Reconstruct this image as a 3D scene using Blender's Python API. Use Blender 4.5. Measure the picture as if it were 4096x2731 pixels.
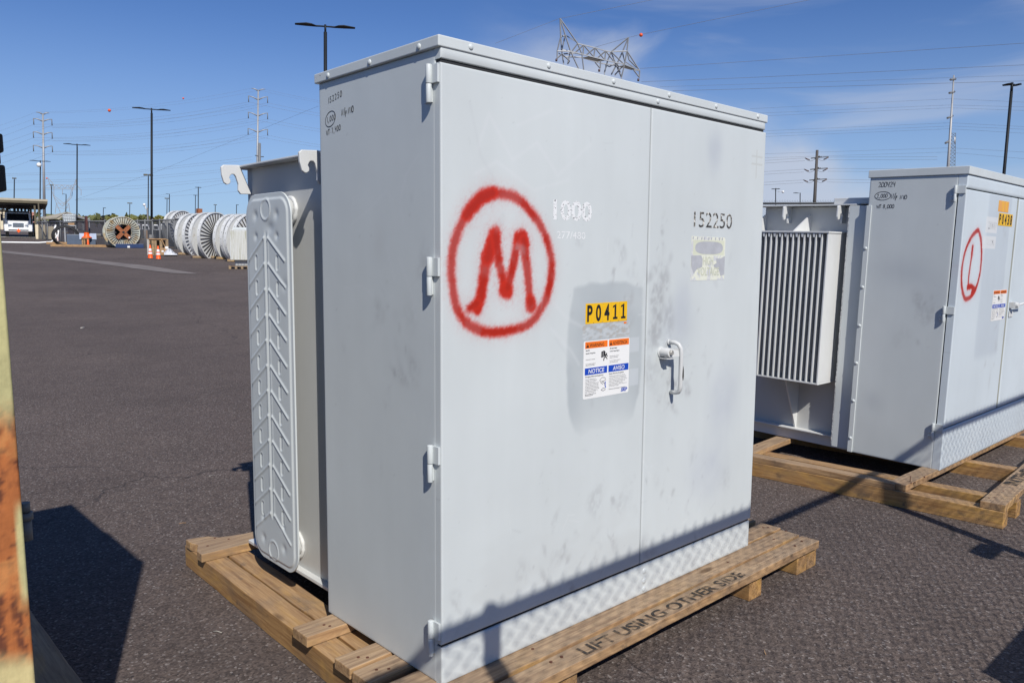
import bpy, bmesh, math, random
import numpy as np
from mathutils import Vector, Matrix, Euler
random.seed(7)
for o in list(bpy.data.objects): bpy.data.objects.remove(o)
SC = bpy.context.scene
COL = SC.collection
PI = math.pi

# ------------------------------------------------------------------ camera
FPX, PIT, ROLL, YAW = 3158.55, 0.1064, 0.0076, 0.7494
CAM = np.array([-1.3199, -1.7025, 1.222])
F_ = np.array([math.sin(YAW)*math.cos(PIT), math.cos(YAW)*math.cos(PIT), -math.sin(PIT)])
R_ = np.array([math.cos(YAW), -math.sin(YAW), 0.0]); U_ = np.cross(R_, F_)
CR, SR = math.cos(ROLL), math.sin(ROLL)
RX = CR*R_ + SR*U_            # camera right / up with the roll
UX = -SR*R_ + CR*U_
cd = bpy.data.cameras.new('camera'); cam = bpy.data.objects.new('camera', cd); COL.objects.link(cam)
cd.sensor_width = 36; cd.lens = 36*FPX/4096; cd.clip_start = 0.02; cd.clip_end = 9000
M = Matrix.Identity(4)
for i in range(3):
    M[i][0] = RX[i]; M[i][1] = UX[i]; M[i][2] = -F_[i]; M[i][3] = CAM[i]
cam.matrix_world = M
SC.camera = cam
SC.render.resolution_x = 1024; SC.render.resolution_y = 682

# ------------------------------------------------------------------ world, sun, exposure
SUN_AZ, SUN_EL = math.radians(23.2), math.radians(42)      # light travels towards +x/+y
w = bpy.data.worlds.new('World'); SC.world = w; w.use_nodes = True
nt = w.node_tree; nt.nodes.clear()
def N(nt, t, **k):
    n = nt.nodes.new(t)
    for a, b in k.items(): setattr(n, a, b)
    return n
sky = N(nt, 'ShaderNodeTexSky', sky_type='NISHITA', sun_disc=False)
sky.sun_elevation = SUN_EL; sky.sun_rotation = math.radians(203.2)
sky.air_density = 1.0; sky.dust_density = 0.0; sky.ozone_density = 4.0; sky.altitude = 400
bg = N(nt, 'ShaderNodeBackground'); bg.inputs['Strength'].default_value = 0.092
wo = N(nt, 'ShaderNodeOutputWorld')
tc = N(nt, 'ShaderNodeTexCoord')
def wmath(op, a, b=None, clamp=False):
    n = N(nt, 'ShaderNodeMath', operation=op, use_clamp=clamp)
    for k, x in enumerate((a, b)):
        if x is None: continue
        if hasattr(x, 'links'): nt.links.new(x, n.inputs[k])
        else: n.inputs[k].default_value = x
    return n.outputs[0]
def wrange(x, a, b, c=0, d=1):
    n = N(nt, 'ShaderNodeMapRange', interpolation_type='SMOOTHSTEP'); nt.links.new(x, n.inputs[0])
    for k, v in enumerate((a, b, c, d)): n.inputs[k+1].default_value = v
    return n.outputs[0]
def wnoise(scale, sc, det, dis=0):
    mp = N(nt, 'ShaderNodeMapping'); mp.inputs['Scale'].default_value = sc; nt.links.new(tc.outputs['Generated'], mp.inputs[0])
    n = N(nt, 'ShaderNodeTexNoise'); n.inputs['Scale'].default_value = scale; n.inputs['Detail'].default_value = det; n.inputs['Distortion'].default_value = dis; nt.links.new(mp.outputs[0], n.inputs[0]); return n.outputs[0]
def wdot(v):
    n = N(nt, 'ShaderNodeVectorMath', operation='DOT_PRODUCT'); n.inputs[1].default_value = v; nt.links.new(tc.outputs['Generated'], n.inputs[0]); return n.outputs['Value']
# a cloud bank low in the east with a slanting upper edge, and thin streaks above it
n1, n2, n3 = wnoise(5, (1, 1, 2.0), 7, .4), wnoise(2.2, (1, 1, 5.5), 6, .8), wnoise(11, (1, 1, 3), 5)
bank = wrange(wmath('ADD', wdot((-.0843, .4621, -.8828)), wmath('MULTIPLY', wmath('SUBTRACT', n1, .5), .22)), -.012, .060)
bank = wmath('MULTIPLY', bank, wmath('MULTIPLY', wrange(wdot((.885, .455, .10)), .90, .975), wrange(n3, .2, .6, .60, .95)))
wisp = wmath('MULTIPLY', wrange(n2, .47, .68), wmath('MULTIPLY', wrange(wdot((.90, .40, .17)), .91, .985), .50))
cf = wmath('MAXIMUM', bank, wisp, True); cf = wmath('MULTIPLY', cf, .92)
mx = N(nt, 'ShaderNodeMix', data_type='RGBA'); mx.inputs[7].default_value = (5.7, 6.3, 7.6, 1)
L = nt.links.new
gm = N(nt, 'ShaderNodeMix', data_type='RGBA', blend_type='MULTIPLY'); gm.inputs[0].default_value = 1; gm.inputs[7].default_value = (0.565, 0.73, 1.03, 1)
hz = N(nt, 'ShaderNodeMix', data_type='RGBA'); hz.inputs[7].default_value = (4.3, 5.9, 8.1, 1)
hf = wrange(wdot((0, 0, 1)), .30, .02, 0, .62)
L(sky.outputs[0], gm.inputs[6]); L(cf, mx.inputs[0]); L(hf, hz.inputs[0]); L(gm.outputs[2], hz.inputs[6]); L(hz.outputs[2], mx.inputs[6]); L(mx.outputs[2], bg.inputs[0]); L(bg.outputs[0], wo.inputs[0])
sl = bpy.data.lights.new('sun', 'SUN'); sl.energy = 4.85; sl.angle = math.radians(.5); sl.color = (1, .955, .89)
so = bpy.data.objects.new('sun', sl); COL.objects.link(so)
ldir = Vector((math.sin(SUN_AZ)*math.cos(SUN_EL), math.cos(SUN_AZ)*math.cos(SUN_EL), -math.sin(SUN_EL)))
so.rotation_euler = ldir.to_track_quat('-Z', 'Y').to_euler(); so.location = (-5, -8, 10)
SC.view_settings.view_transform = 'Standard'; SC.view_settings.look = 'None'; SC.view_settings.exposure = 0; SC.view_settings.gamma = 1

# ------------------------------------------------------------------ helpers
def ray(u, v):
    a, b = (u-2048)/FPX, -(v-1365.5)/FPX
    return F_ + a*RX + b*UX
def at(u, v, d):                    # point seen at pixel (u, v) of the 4096 px photo, d metres away on the map
    r = ray(u, v); return CAM + r*(d/math.hypot(r[0], r[1]))
def gz(x, y):                       # the yard is flat near the transformers, then climbs gently
    t = max(0.0, math.hypot(x-CAM[0], y-CAM[1])-5.0)
    return -.127 + .039*t*t/(t+6)
def ground(u, v):                   # ground point under a pixel
    r = ray(u, v); r = r/math.hypot(r[0], r[1]); lo, hi = .5, 3000.
    for _ in range(60):
        m = (lo+hi)/2; p = CAM+r*m
        if p[2] > gz(p[0], p[1]): lo = m
        else: hi = m
    return CAM+r*lo
def col(u, v, d):                   # ground position d metres out under pixel column u
    p = at(u, v, d); return Vector((p[0], p[1], gz(p[0], p[1])))
def az(p): return math.atan2(p[0]-CAM[0], p[1]-CAM[1])

def smooth(a, b, x):
    t = np.clip((x-a)/(b-a), 0, 1); return t*t*(3-2*t)
def vnoise(x, y, seed=0):
    xi = np.floor(x).astype(np.int64); yi = np.floor(y).astype(np.int64); xf = x-xi; yf = y-yi
    def h(i, j):
        n = (i*374761393 + j*668265263 + seed*1274126177) & 0x7fffffff
        n = ((n ^ (n >> 13))*1274126177) & 0x7fffffff
        return ((n ^ (n >> 16)) & 0xffff)/65535.
    sx = xf*xf*(3-2*xf); sy = yf*yf*(3-2*yf)
    return (h(xi, yi)*(1-sx)+h(xi+1, yi)*sx)*(1-sy)+(h(xi, yi+1)*(1-sx)+h(xi+1, yi+1)*sx)*sy
def fbm(x, y, seed=0, oct=4):
    s = 0; a = .5; t = 0
    for k in range(oct):
        s = s+a*vnoise(x*2**k, y*2**k, seed+k); t += a; a *= .5
    return s/t
def segd(x, y, pts):
    d = np.full(np.shape(x), 1e9)
    for (ax, ay), (bx, by) in zip(pts[:-1], pts[1:]):
        vx, vy = bx-ax, by-ay; l2 = vx*vx+vy*vy+1e-12
        t = np.clip(((x-ax)*vx+(y-ay)*vy)/l2, 0, 1)
        d = np.minimum(d, np.hypot(x-ax-t*vx, y-ay-t*vy))
    return d
def inpoly(x, y, P):
    c = np.zeros(np.shape(x), bool)
    for (ax, ay), (bx, by) in zip(P, P[1:]+P[:1]):
        if ay == by: continue
        k = ((ay > y) != (by > y)) & (x < (bx-ax)*(y-ay)/(by-ay)+ax); c ^= k
    return c

class MB:
    def __init__(s): s.v = []; s.f = []; s.m = []; s.s = []; s.cur = 0; s.sm = False
    def add(s, vs, fs, mat=None, smo=None):
        b = len(s.v); s.v += [tuple(map(float, p)) for p in vs]
        for f in fs: s.f.append([b+i for i in f]); s.m.append(s.cur if mat is None else mat); s.s.append(s.sm if smo is None else smo)
        return s
    def box(s, x0, x1, y0, y1, z0, z1, mat=None):
        return s.add([(x, y, z) for x in (x0, x1) for y in (y0, y1) for z in (z0, z1)],
                     [(0, 1, 3, 2), (4, 6, 7, 5), (0, 4, 5, 1), (2, 3, 7, 6), (0, 2, 6, 4), (1, 5, 7, 3)], mat, False)
    def obox(s, p0, p1, w, h, up=(0, 0, 1), mat=None):     # beam between two points, w across, h along up
        p0 = Vector(p0); p1 = Vector(p1); d = (p1-p0).normalized(); up = Vector(up)
        r = d.cross(up)
        if r.length < 1e-4: r = d.cross(Vector((0, 1, 0)))
        r.normalize(); u = r.cross(d)
        vs = [p+r*a*w/2+u*b*h/2 for p in (p0, p1) for a, b in ((-1, -1), (1, -1), (1, 1), (-1, 1))]
        return s.add(vs, [(3, 2, 1, 0), (4, 5, 6, 7), (0, 1, 5, 4), (1, 2, 6, 5), (2, 3, 7, 6), (3, 0, 4, 7)], mat, False)
    def ext(s, pts, vec, mat=None, smo=False):              # extrude a planar polygon
        n = len(pts); vec = Vector(vec); P = [Vector(p) for p in pts]
        nrm = Vector((0, 0, 0))
        for i in range(n): nrm += P[i].cross(P[(i+1) % n])
        if nrm.dot(vec) > 0: P = P[::-1]
        vs = P+[p+vec for p in P]
        s.add(vs, [tuple(range(n)), tuple(range(2*n-1, n-1, -1))], mat, False)
        b = len(s.v)-2*n
        for i in range(n):
            j = (i+1) % n; s.f.append([b+j, b+i, b+n+i, b+n+j]); s.m.append(s.cur if mat is None else mat); s.s.append(smo)
        return s
    def tube(s, pts, r, n=8, caps=True, mat=None, smo=True):
        P = [Vector(p) for p in pts]; rr = r if isinstance(r, (list, tuple)) else [r]*len(P)
        t0 = (P[1]-P[0]).normalized(); a = t0.orthogonal().normalized(); vs = []
        for i, p in enumerate(P):
            t = (P[min(i+1, len(P)-1)]-P[max(i-1, 0)]).normalized()
            a = (a-t*a.dot(t)).normalized(); b = t.cross(a)
            vs += [p+(a*math.cos(2*PI*k/n)+b*math.sin(2*PI*k/n))*rr[i] for k in range(n)]
        fs = [(i*n+k, i*n+(k+1) % n, (i+1)*n+(k+1) % n, (i+1)*n+k) for i in range(len(P)-1) for k in range(n)]
        s.add(vs, fs, mat, smo)
        if caps:
            b = len(s.v)-len(vs)
            s.f.append([b+k for k in range(n)][::-1]); s.f.append([b+len(vs)-n+k for k in range(n)])
            for _ in (0, 1): s.m.append(s.cur if mat is None else mat); s.s.append(False)
        return s
    def cyl(s, p0, p1, r0, r1=None, n=16, mat=None): return s.tube([p0, p1], [r0, r0 if r1 is None else r1], n, True, mat)
    def dome(s, c, nrm, r, h=None, mat=None, n=12):
        h = h or r*.55; c = Vector(c); nrm = Vector(nrm).normalized()
        pts = [c-nrm*.0005]; rs = [r]
        for k in range(0, 5):
            a = k/4*PI/2*.98; pts.append(c+nrm*h*math.sin(a)); rs.append(r*math.cos(a))
        return s.tube(pts, rs, n, True, mat)
    def ball(s, c, r, nu=14, nv=9, mat=None, sc=(1, 1, 1)):
        vs = []; 
        for j in range(nv+1):
            t = PI*j/nv
            for i in range(nu):
                p = 2*PI*i/nu; vs.append((c[0]+r*sc[0]*math.sin(t)*math.cos(p), c[1]+r*sc[1]*math.sin(t)*math.sin(p), c[2]+r*sc[2]*math.cos(t)))
        return s.add(vs, [(j*nu+i, (j+1)*nu+i, (j+1)*nu+(i+1) % nu, j*nu+(i+1) % nu) for j in range(nv) for i in range(nu)], mat, True)
    def lathe(s, prof, n=24, mat=None, c=(0, 0, 0)):
        vs = [(c[0]+r*math.cos(2*PI*k/n), c[1]+r*math.sin(2*PI*k/n), c[2]+z) for r, z in prof for k in range(n)]
        return s.add(vs, [(i*n+k, i*n+(k+1) % n, (i+1)*n+(k+1) % n, (i+1)*n+k) for i in range(len(prof)-1) for k in range(n)], mat, True)
    def build(s, name, mats, parent=None, loc=(0, 0, 0), rot=(0, 0, 0), bevel=0, seg=2):
        me = bpy.data.meshes.new(name); me.from_pydata(s.v, [], s.f)
        if not isinstance(mats, (list, tuple)): mats = [mats]
        for m in mats: me.materials.append(m)
        me.polygons.foreach_set('material_index', s.m); me.polygons.foreach_set('use_smooth', s.s); me.update()
        o = bpy.data.objects.new(name, me); COL.objects.link(o); o.location = loc; o.rotation_euler = rot
        if parent: o.parent = parent
        if bevel:
            b = o.modifiers.new('bevel', 'BEVEL'); b.width = bevel; b.segments = seg; b.limit_method = 'ANGLE'; b.angle_limit = math.radians(50)
        return o
def tag(o, label=None, cat=None, group=None, kind=None):
    if label: o['label'] = label
    if cat: o['category'] = cat
    if group: o['group'] = group
    if kind: o['kind'] = kind
    return o
def thing(name, label, cat, loc=(0, 0, 0), rot=(0, 0, 0), group=None):
    o = bpy.data.objects.new(name, None); COL.objects.link(o); o.location = loc; o.rotation_euler = rot
    o.empty_display_size = .2
    return tag(o, label, cat, group)
def copy_tree(o, parent=None):
    c = o.copy(); COL.objects.link(c); c.parent = parent
    for ch in list(o.children): copy_tree(ch, c)
    return c

def panel(name, parent, mat, O, U, V, w, h, thick, colfn=None, step=.02, r=.005, hfn=None, corner=0, flip=False):
    """gridded sheet metal face: rounded edges, painted colour per vertex, skirt behind"""
    O, U, V = map(lambda a: np.array(a, float), (O, U, V)); Nn = np.cross(U, V)
    if flip: Nn = -Nn
    def axis(L):
        n = max(2, int(round(L/step))); a = np.linspace(0, L, n+1)
        e = np.array([0, .15, .4, .7])*r if r else np.array([])
        a = np.unique(np.round(np.concatenate([a, e, L-e]), 6)); return a
    us, vs = axis(w), axis(h); nu, nv = len(us), len(vs)
    UU, VV = np.meshgrid(us, vs)
    if corner:
        ev = np.minimum(VV, h-VV); ins = np.where(ev < corner, corner-np.sqrt(np.clip(corner**2-(corner-ev)**2, 0, None)), 0)
        UU = ins+UU/w*(w-2*ins)
        eu = np.minimum(UU-ins, w-ins-UU)
    else: eu = np.minimum(UU, w-UU)
    e = np.minimum(eu, np.minimum(VV, h-VV))
    H = -(r-np.sqrt(np.clip(r*r-np.clip(r-e, 0, r)**2, 0, None))) if r else np.zeros_like(UU)
    if hfn is not None: H = H+hfn(UU, VV)*.62
    P = O+UU[..., None]*U+VV[..., None]*V+H[..., None]*Nn
    P = P.reshape(-1, 3); idx = np.arange(nu*nv).reshape(nv, nu)
    quads = np.stack([idx[:-1, :-1], idx[:-1, 1:], idx[1:, 1:], idx[1:, :-1]], -1).reshape(-1, 4)
    loop = np.concatenate([idx[0, :-1], idx[:-1, -1], idx[-1, :0:-1], idx[:0:-1, 0]])
    back = P[loop]-Nn*thick; b0 = len(P); n = len(loop)
    sk = [(loop[(i+1) % n], loop[i], b0+i, b0+(i+1) % n) for i in range(n)]
    faces = quads.tolist()+[list(map(int, q)) for q in sk]+[[b0+i for i in range(n)][::-1]]
    if flip: faces = [f[::-1] for f in faces]
    me = bpy.data.meshes.new(name); me.from_pydata(np.vstack([P, back]).tolist(), [], faces)
    sm = [True]*len(quads)+[False]*(n+1); me.polygons.foreach_set('use_smooth', sm)
    me.materials.append(mat)
    C = colfn(UU, VV) if colfn else np.broadcast_to(np.array(PAINT), UU.shape+(3,))
    C = C.reshape(-1, 3); C = np.vstack([C, C[loop]]); C = np.hstack([C, np.ones((len(C), 1))])
    ca = me.color_attributes.new('Col', 'FLOAT_COLOR', 'POINT'); ca.data.foreach_set('color', C.astype(np.float32).ravel())
    me.update(); o = bpy.data.objects.new(name, me); COL.objects.link(o)
    if parent: o.parent = parent
    return o

_tc = {}
def glyphs(s, bold=0):
    k = (s, bold)
    if k not in _tc:
        c = bpy.data.curves.new('t', 'FONT'); c.body = s; c.offset = bold; c.resolution_u = 3
        o = bpy.data.objects.new('t', c); COL.objects.link(o)
        bpy.context.view_layer.update()
        dg = bpy.context.evaluated_depsgraph_get(); e = o.evaluated_get(dg); me = e.to_mesh()
        vs = np.array([v.co[:] for v in me.vertices]).reshape(-1, 3); fs = [tuple(p.vertices) for p in me.polygons]
        e.to_mesh_clear(); bpy.data.objects.remove(o); bpy.data.curves.remove(c); _tc[k] = (vs, fs)
    return _tc[k]
CAPH = None
def text(mb, s, O, U, V, h, w=None, mat=0, bold=0, align='l', slant=0):
    global CAPH
    if CAPH is None: CAPH = glyphs('H')[0][:, 1].max()
    vs, fs = glyphs(s, bold)
    if len(vs) == 0: return
    x0, x1 = vs[:, 0].min(), vs[:, 0].max(); sy = h/CAPH; sx = sy if w is None else w/(x1-x0)
    tw = (x1-x0)*sx; off = {'l': 0, 'c': -tw/2, 'r': -tw}[align]
    O, U, V = map(lambda a: np.array(a, float), (O, U, V))
    P = O+((vs[:, :1]-x0)*sx+off+slant*vs[:, 1:2]*sy)*U+vs[:, 1:2]*sy*V
    mb.add(P.tolist(), fs, mat, False)

HG = {'0': [[(.2, .0), (.6, .1), (.75, .5), (.6, .95), (.3, 1), (.08, .6), (.05, .25), (.2, .0)]], '1': [[(.35, 1), (.3, 0)]],
      '2': [[(.05, .8), (.3, 1), (.6, .85), (.5, .5), (.05, 0), (.7, .08)]], '3': [[(.1, .9), (.5, 1), (.55, .7), (.25, .52), (.6, .4), (.5, .05), (.05, .05)]],
      '4': [[(.1, 1), (.05, .5), (.6, .55)], [(.62, 1), (.5, 0)]], '5': [[(.65, 1), (.2, .95), (.15, .58), (.5, .6), (.6, .25), (.3, 0), (.02, .1)]],
      '7': [[(.05, .95), (.6, 1), (.3, 0)]], '8': [[(.6, .9), (.2, 1), (.15, .7), (.55, .35), (.4, .0), (.1, .2), (.35, .55), (.6, .9)]],
      ',': [[(.25, .1), (.12, -.25)]], ':': [[(.25, .25), (.27, .2)], [(.3, .75), (.32, .7)]], 'N': [[(.05, 0), (.15, 1), (.5, .05), (.7, 1)]],
      '/': [[(.6, 1.15), (.15, -.1)]], 'p': [[(.25, .55), (.1, -.4)], [(.22, .5), (.5, .55), (.45, .2), (.15, .15)]], 'O': [[(.3, 0), (.65, .3), (.6, .9), (.25, 1), (.05, .5), (.3, 0)]],
      'W': [[(0, .9), (.2, 0), (.4, .7), (.6, 0), (.85, .95)]], 'T': [[(.0, .95), (.75, 1)], [(.38, 1), (.32, 0)]], 'I': [[(.4, 1), (.3, 0)]], ' ': []}
def hand(mb, s, O, U, V, h, adv=.85, wd=.0032, rise=0, mat=0):
    """marker-pen handwriting: flat strokes"""
    O, U, V = map(lambda a: Vector(a), (O, U, V)); Nn = U.cross(V); rnd = random.Random(s); x = 0
    for k, ch in enumerate(s):
        for st in HG[ch]:
            q = [(x+p[0]*h*.75, p[1]*h+rise*x) for p in st]
            q = [(a+rnd.uniform(-.012, .012)*h, b+rnd.uniform(-.012, .012)*h) for a, b in q]
            ribbon(mb, [O+U*a+V*b for a, b in q], Nn, wd, mat)
        x += h*adv*(.55 if ch in '1,:I/ ' else .8)
def ribbon(mb, P, Nn, wd, mat=0, closed=False):
    n = len(P); vs = []
    for i in range(n):
        a, b = (P[(i-1) % n], P[(i+1) % n]) if closed else (P[max(i-1, 0)], P[min(i+1, n-1)])
        t = (b-a).normalized(); s = Nn.cross(t).normalized()*wd/2; vs += [P[i]-s, P[i]+s]
    m = n if closed else n-1
    mb.add(vs, [(2*i+1, 2*i, 2*((i+1) % n), 2*((i+1) % n)+1) for i in range(m)], mat, False)

# ------------------------------------------------------------------ materials
def mat(name, base, rough=.6, metal=0, spec=.5, bump=None, mot=None, attr=None, coat=0):
    """base colour with optional mottling (scale, amount, (sx,sy,sz)) and bump (scale, strength)"""
    m = bpy.data.materials.new(name); m.use_nodes = True; t = m.node_tree; p = t.nodes['Principled BSDF']
    p.inputs['Roughness'].default_value = rough; p.inputs['Metallic'].default_value = metal; p.inputs['Specular IOR Level'].default_value = spec
    p.inputs['Coat Weight'].default_value = coat
    tc = N(t, 'ShaderNodeTexCoord'); src = None
    if attr:
        a = N(t, 'ShaderNodeAttribute', attribute_name=attr); src = a.outputs['Color']
    else:
        c = N(t, 'ShaderNodeRGB'); c.outputs[0].default_value = (*base, 1); src = c.outputs[0]
    if mot is None: mot = (3, .12, (1, 1, 1))
    mp = N(t, 'ShaderNodeMapping'); mp.inputs['Scale'].default_value = mot[2]
    n = N(t, 'ShaderNodeTexNoise'); n.inputs['Scale'].default_value = mot[0]; n.inputs['Detail'].default_value = 5; n.inputs['Roughness'].default_value = .6
    r = N(t, 'ShaderNodeMapRange'); r.inputs[1].default_value = .3; r.inputs[2].default_value = .7; r.inputs[3].default_value = 1-mot[1]; r.inputs[4].default_value = 1+mot[1]*.6
    x = N(t, 'ShaderNodeMix', data_type='RGBA', blend_type='MULTIPLY'); x.inputs[0].default_value = 1
    t.links.new(tc.outputs['Object'], mp.inputs[0]); t.links.new(mp.outputs[0], n.inputs[0]); t.links.new(n.outputs[0], r.inputs[0])
    t.links.new(src, x.inputs[6]); t.links.new(r.outputs[0], x.inputs[7]); t.links.new(x.outputs[2], p.inputs['Base Color'])
    if bump:
        b = N(t, 'ShaderNodeTexNoise'); b.inputs['Scale'].default_value = bump[0]; b.inputs['Detail'].default_value = 4
        bb = N(t, 'ShaderNodeBump'); bb.inputs['Strength'].default_value = bump[1]; bb.inputs['Distance'].default_value = bump[2] if len(bump) > 2 else .002
        t.links.new(tc.outputs['Object'], b.inputs[0]); t.links.new(b.outputs[0], bb.inputs['Height']); t.links.new(bb.outputs[0], p.inputs['Normal'])
    return m
def mat2(name, c1, c2, scale, lo, hi, rough=.7, sc=(1, 1, 1), metal=0, bump=.3, c3=None, dist=.002):
    """two colours split by noise between thresholds lo..hi"""
    m = bpy.data.materials.new(name); m.use_nodes = True; t = m.node_tree; p = t.nodes['Principled BSDF']
    p.inputs['Roughness'].default_value = rough; p.inputs['Metallic'].default_value = metal
    tc = N(t, 'ShaderNodeTexCoord'); mp = N(t, 'ShaderNodeMapping'); mp.inputs['Scale'].default_value = sc
    n = N(t, 'ShaderNodeTexNoise'); n.inputs['Scale'].default_value = scale; n.inputs['Detail'].default_value = 7; n.inputs['Roughness'].default_value = .65
    r = N(t, 'ShaderNodeValToRGB'); r.color_ramp.elements[0].position = lo; r.color_ramp.elements[1].position = hi
    r.color_ramp.elements[0].color = (*c1, 1); r.color_ramp.elements[1].color = (*c2, 1)
    if c3: e = r.color_ramp.elements.new((lo+hi)/2); e.color = (*c3, 1)
    b = N(t, 'ShaderNodeBump'); b.inputs['Strength'].default_value = bump; b.inputs['Distance'].default_value = dist
    for a, c in ((tc.outputs['Object'], mp.inputs[0]), (mp.outputs[0], n.inputs[0]), (n.outputs[0], r.inputs[0]), (r.outputs[0], p.inputs['Base Color']), (n.outputs[0], b.inputs['Height']), (b.outputs[0], p.inputs['Normal'])): t.links.new(a, c)
    return m
def wood(name, base, dark, stain=(.55, .33, .09), amt=.5, dirt=.35, grey=.35):
    """lumber with grain running along local X"""
    m = bpy.data.materials.new(name); m.use_nodes = True; t = m.node_tree; p = t.nodes['Principled BSDF']; p.inputs['Roughness'].default_value = .78
    p.inputs['Specular IOR Level'].default_value = .25
    tc = N(t, 'ShaderNodeTexCoord'); oi = N(t, 'ShaderNodeObjectInfo'); ad = N(t, 'ShaderNodeVectorMath', operation='ADD')
    sc = N(t, 'ShaderNodeVectorMath', operation='SCALE'); sc.inputs[3].default_value = 37; cm = N(t, 'ShaderNodeCombineXYZ')
    t.links.new(oi.outputs['Random'], cm.inputs[0]); t.links.new(oi.outputs['Random'], cm.inputs[1]); t.links.new(oi.outputs['Random'], cm.inputs[2]); t.links.new(cm.outputs[0], sc.inputs[0])
    t.links.new(tc.outputs['Object'], ad.inputs[0]); t.links.new(sc.outputs[0], ad.inputs[1])
    def noise(scale, s, det=5, dis=0, rough=.6):
        mp = N(t, 'ShaderNodeMapping'); mp.inputs['Scale'].default_value = s; n = N(t, 'ShaderNodeTexNoise'); n.inputs['Scale'].default_value = scale; n.inputs['Detail'].default_value = det; n.inputs['Distortion'].default_value = dis; n.inputs['Roughness'].default_value = rough
        t.links.new(ad.outputs[0], mp.inputs[0]); t.links.new(mp.outputs[0], n.inputs[0]); return n.outputs[0]
    def ramp(src, a, b, ca, cb):
        r = N(t, 'ShaderNodeMapRange'); r.inputs[1].default_value = a; r.inputs[2].default_value = b; r.inputs[3].default_value = ca; r.inputs[4].default_value = cb; t.links.new(src, r.inputs[0]); return r.outputs[0]
    def mix(f, a, b, mode='MIX'):
        x = N(t, 'ShaderNodeMix', data_type='RGBA', blend_type=mode)
        if hasattr(f, 'links'): t.links.new(f, x.inputs[0])
        else: x.inputs[0].default_value = f
        for s_, i in ((a, 6), (b, 7)):
            if hasattr(s_, 'links'): t.links.new(s_, x.inputs[i])
            else: x.inputs[i].default_value = (*s_, 1)
        return x.outputs[2]
    grain = noise(9, (.55, 9, 9), 6, .4); fine = noise(60, (.25, 6, 6), 3)
    c = mix(ramp(grain, .38, .66, 0, 1), base, dark); c = mix(ramp(fine, .35, .7, 0, .4), c, dark)
    big = noise(2.2, (1.1, 4, 4), 4, 1.0); c = mix(ramp(big, .52, .66, 0, amt), c, stain)
    d2 = noise(5, (1, 1.5, 1.5), 6, .5); c = mix(ramp(d2, .48, .68, 0, dirt), c, (.13, .10, .078)); d3 = noise(14, (1, 1.2, 1.2), 4); c = mix(ramp(d3, .60, .70, 0, .55), c, (.10, .075, .055))
    crk = noise(20, (.10, 3.2, 3.2), 4, .3); c = mix(ramp(crk, .315, .285, 0, .75), c, (.07, .045, .03))
    gn = N(t, 'ShaderNodeSeparateXYZ'); t.links.new(tc.outputs['Normal'], gn.inputs[0]); c = mix(ramp(gn.outputs[2], .6, .9, 0, grey), c, mix(ramp(grain, .35, .65, 0, 1), (.37, .285, .20), (.22, .162, .115)))
    # knots
    vo = N(t, 'ShaderNodeTexVoronoi'); mp = N(t, 'ShaderNodeMapping'); mp.inputs['Scale'].default_value = (1.6, 5, 5); t.links.new(ad.outputs[0], mp.inputs[0]); t.links.new(mp.outputs[0], vo.inputs[0]); vo.inputs['Scale'].default_value = 1.1
    c = mix(ramp(vo.outputs['Distance'], .05, .10, .75, 0), c, (.09, .05, .025))
    t.links.new(c, p.inputs['Base Color'])
    b = N(t, 'ShaderNodeBump'); b.inputs['Strength'].default_value = .5; b.inputs['Distance'].default_value = .0025; t.links.new(grain, b.inputs['Height']); t.links.new(b.outputs[0], p.inputs['Normal'])
    return m

PAINT = (.558, .594, .592)
m_paint = mat('cabinet_paint', PAINT, .42, attr='Col', mot=(1.3, .075, (1, 1, .6)), bump=(1.7, .30, .012))
m_gray = mat('gray_paint', PAINT, .45, mot=(2.5, .08, (1, 1, .5)), bump=(14, .05, .002))
m_gray2 = mat('pale_gray_paint', (.60, .61, .60), .5, mot=(2.5, .1, (1, 1, .5)), bump=(20, .08, .002))
m_tank = mat('tank_paint', (.50, .505, .49), .5, mot=(1.8, .1, (1, 1, .4)), bump=(9, .06, .003))
m_dark = mat('dark_gap', (.02, .021, .023), .8)
m_black = mat('black_print', (.012, .012, .014), .5)
m_marker = mat('marker_ink', (.02, .02, .025), .6)
m_yel = mat('yellow_decal', (.80, .46, .008), .35, mot=(4, .08, (1, 1, 1)))
m_yelworn = mat2('worn_yellow_decal', (.78, .42, .03), (.70, .30, .10), 40, .4, .6, .45, (1, 1, .1))
m_white = mat('white_vinyl', (.78, .78, .76), .35, mot=(6, .04, (1, 1, 1)))
m_orange = mat('orange_print', (.82, .17, .012), .4)
m_blue = mat('blue_print', (.008, .06, .42), .4)
m_dark_steel_shade = mat('bare_steel_and_shade_dark', (.05, .045, .04), .7)  # dark bare steel, also shade painted into the reel ribs and latch block
m_bolt = mat('zinc_bolt', (.55, .53, .48), .4, metal=.6)
m_foil = mat2('flaking_silver_lettering', (.74, .75, .75), (.10, .10, .10), 110, .54, .62, .35, (1, 1, 1.3), bump=.2)
m_foil2 = mat2('tarnished_lettering', (.74, .73, .68), (.05, .046, .04), 60, .40, .50, .35, (1, 1, 1), bump=.2, c3=(.30, .27, .22))
m_whitelet = mat2('white_lettering', (.74, .75, .75), (.60, .62, .62), 90, .48, .60, .5, bump=0)
m_hv = mat2('faded_label', (.70, .71, .60), (.56, .57, .585), 26, .50, .56, .4, (1, 1, 1), bump=.2)
m_hv2 = mat('faded_label_print', (.52, .54, .42), .5)
m_hvgray = mat('worn_label_metal', (.42, .43, .455), .5, mot=(30, .12, (1, 1, 1)))
m_wood = wood('pallet_lumber', (.50, .32, .165), (.26, .15, .075), amt=.35, dirt=.55, grey=.60)
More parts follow.
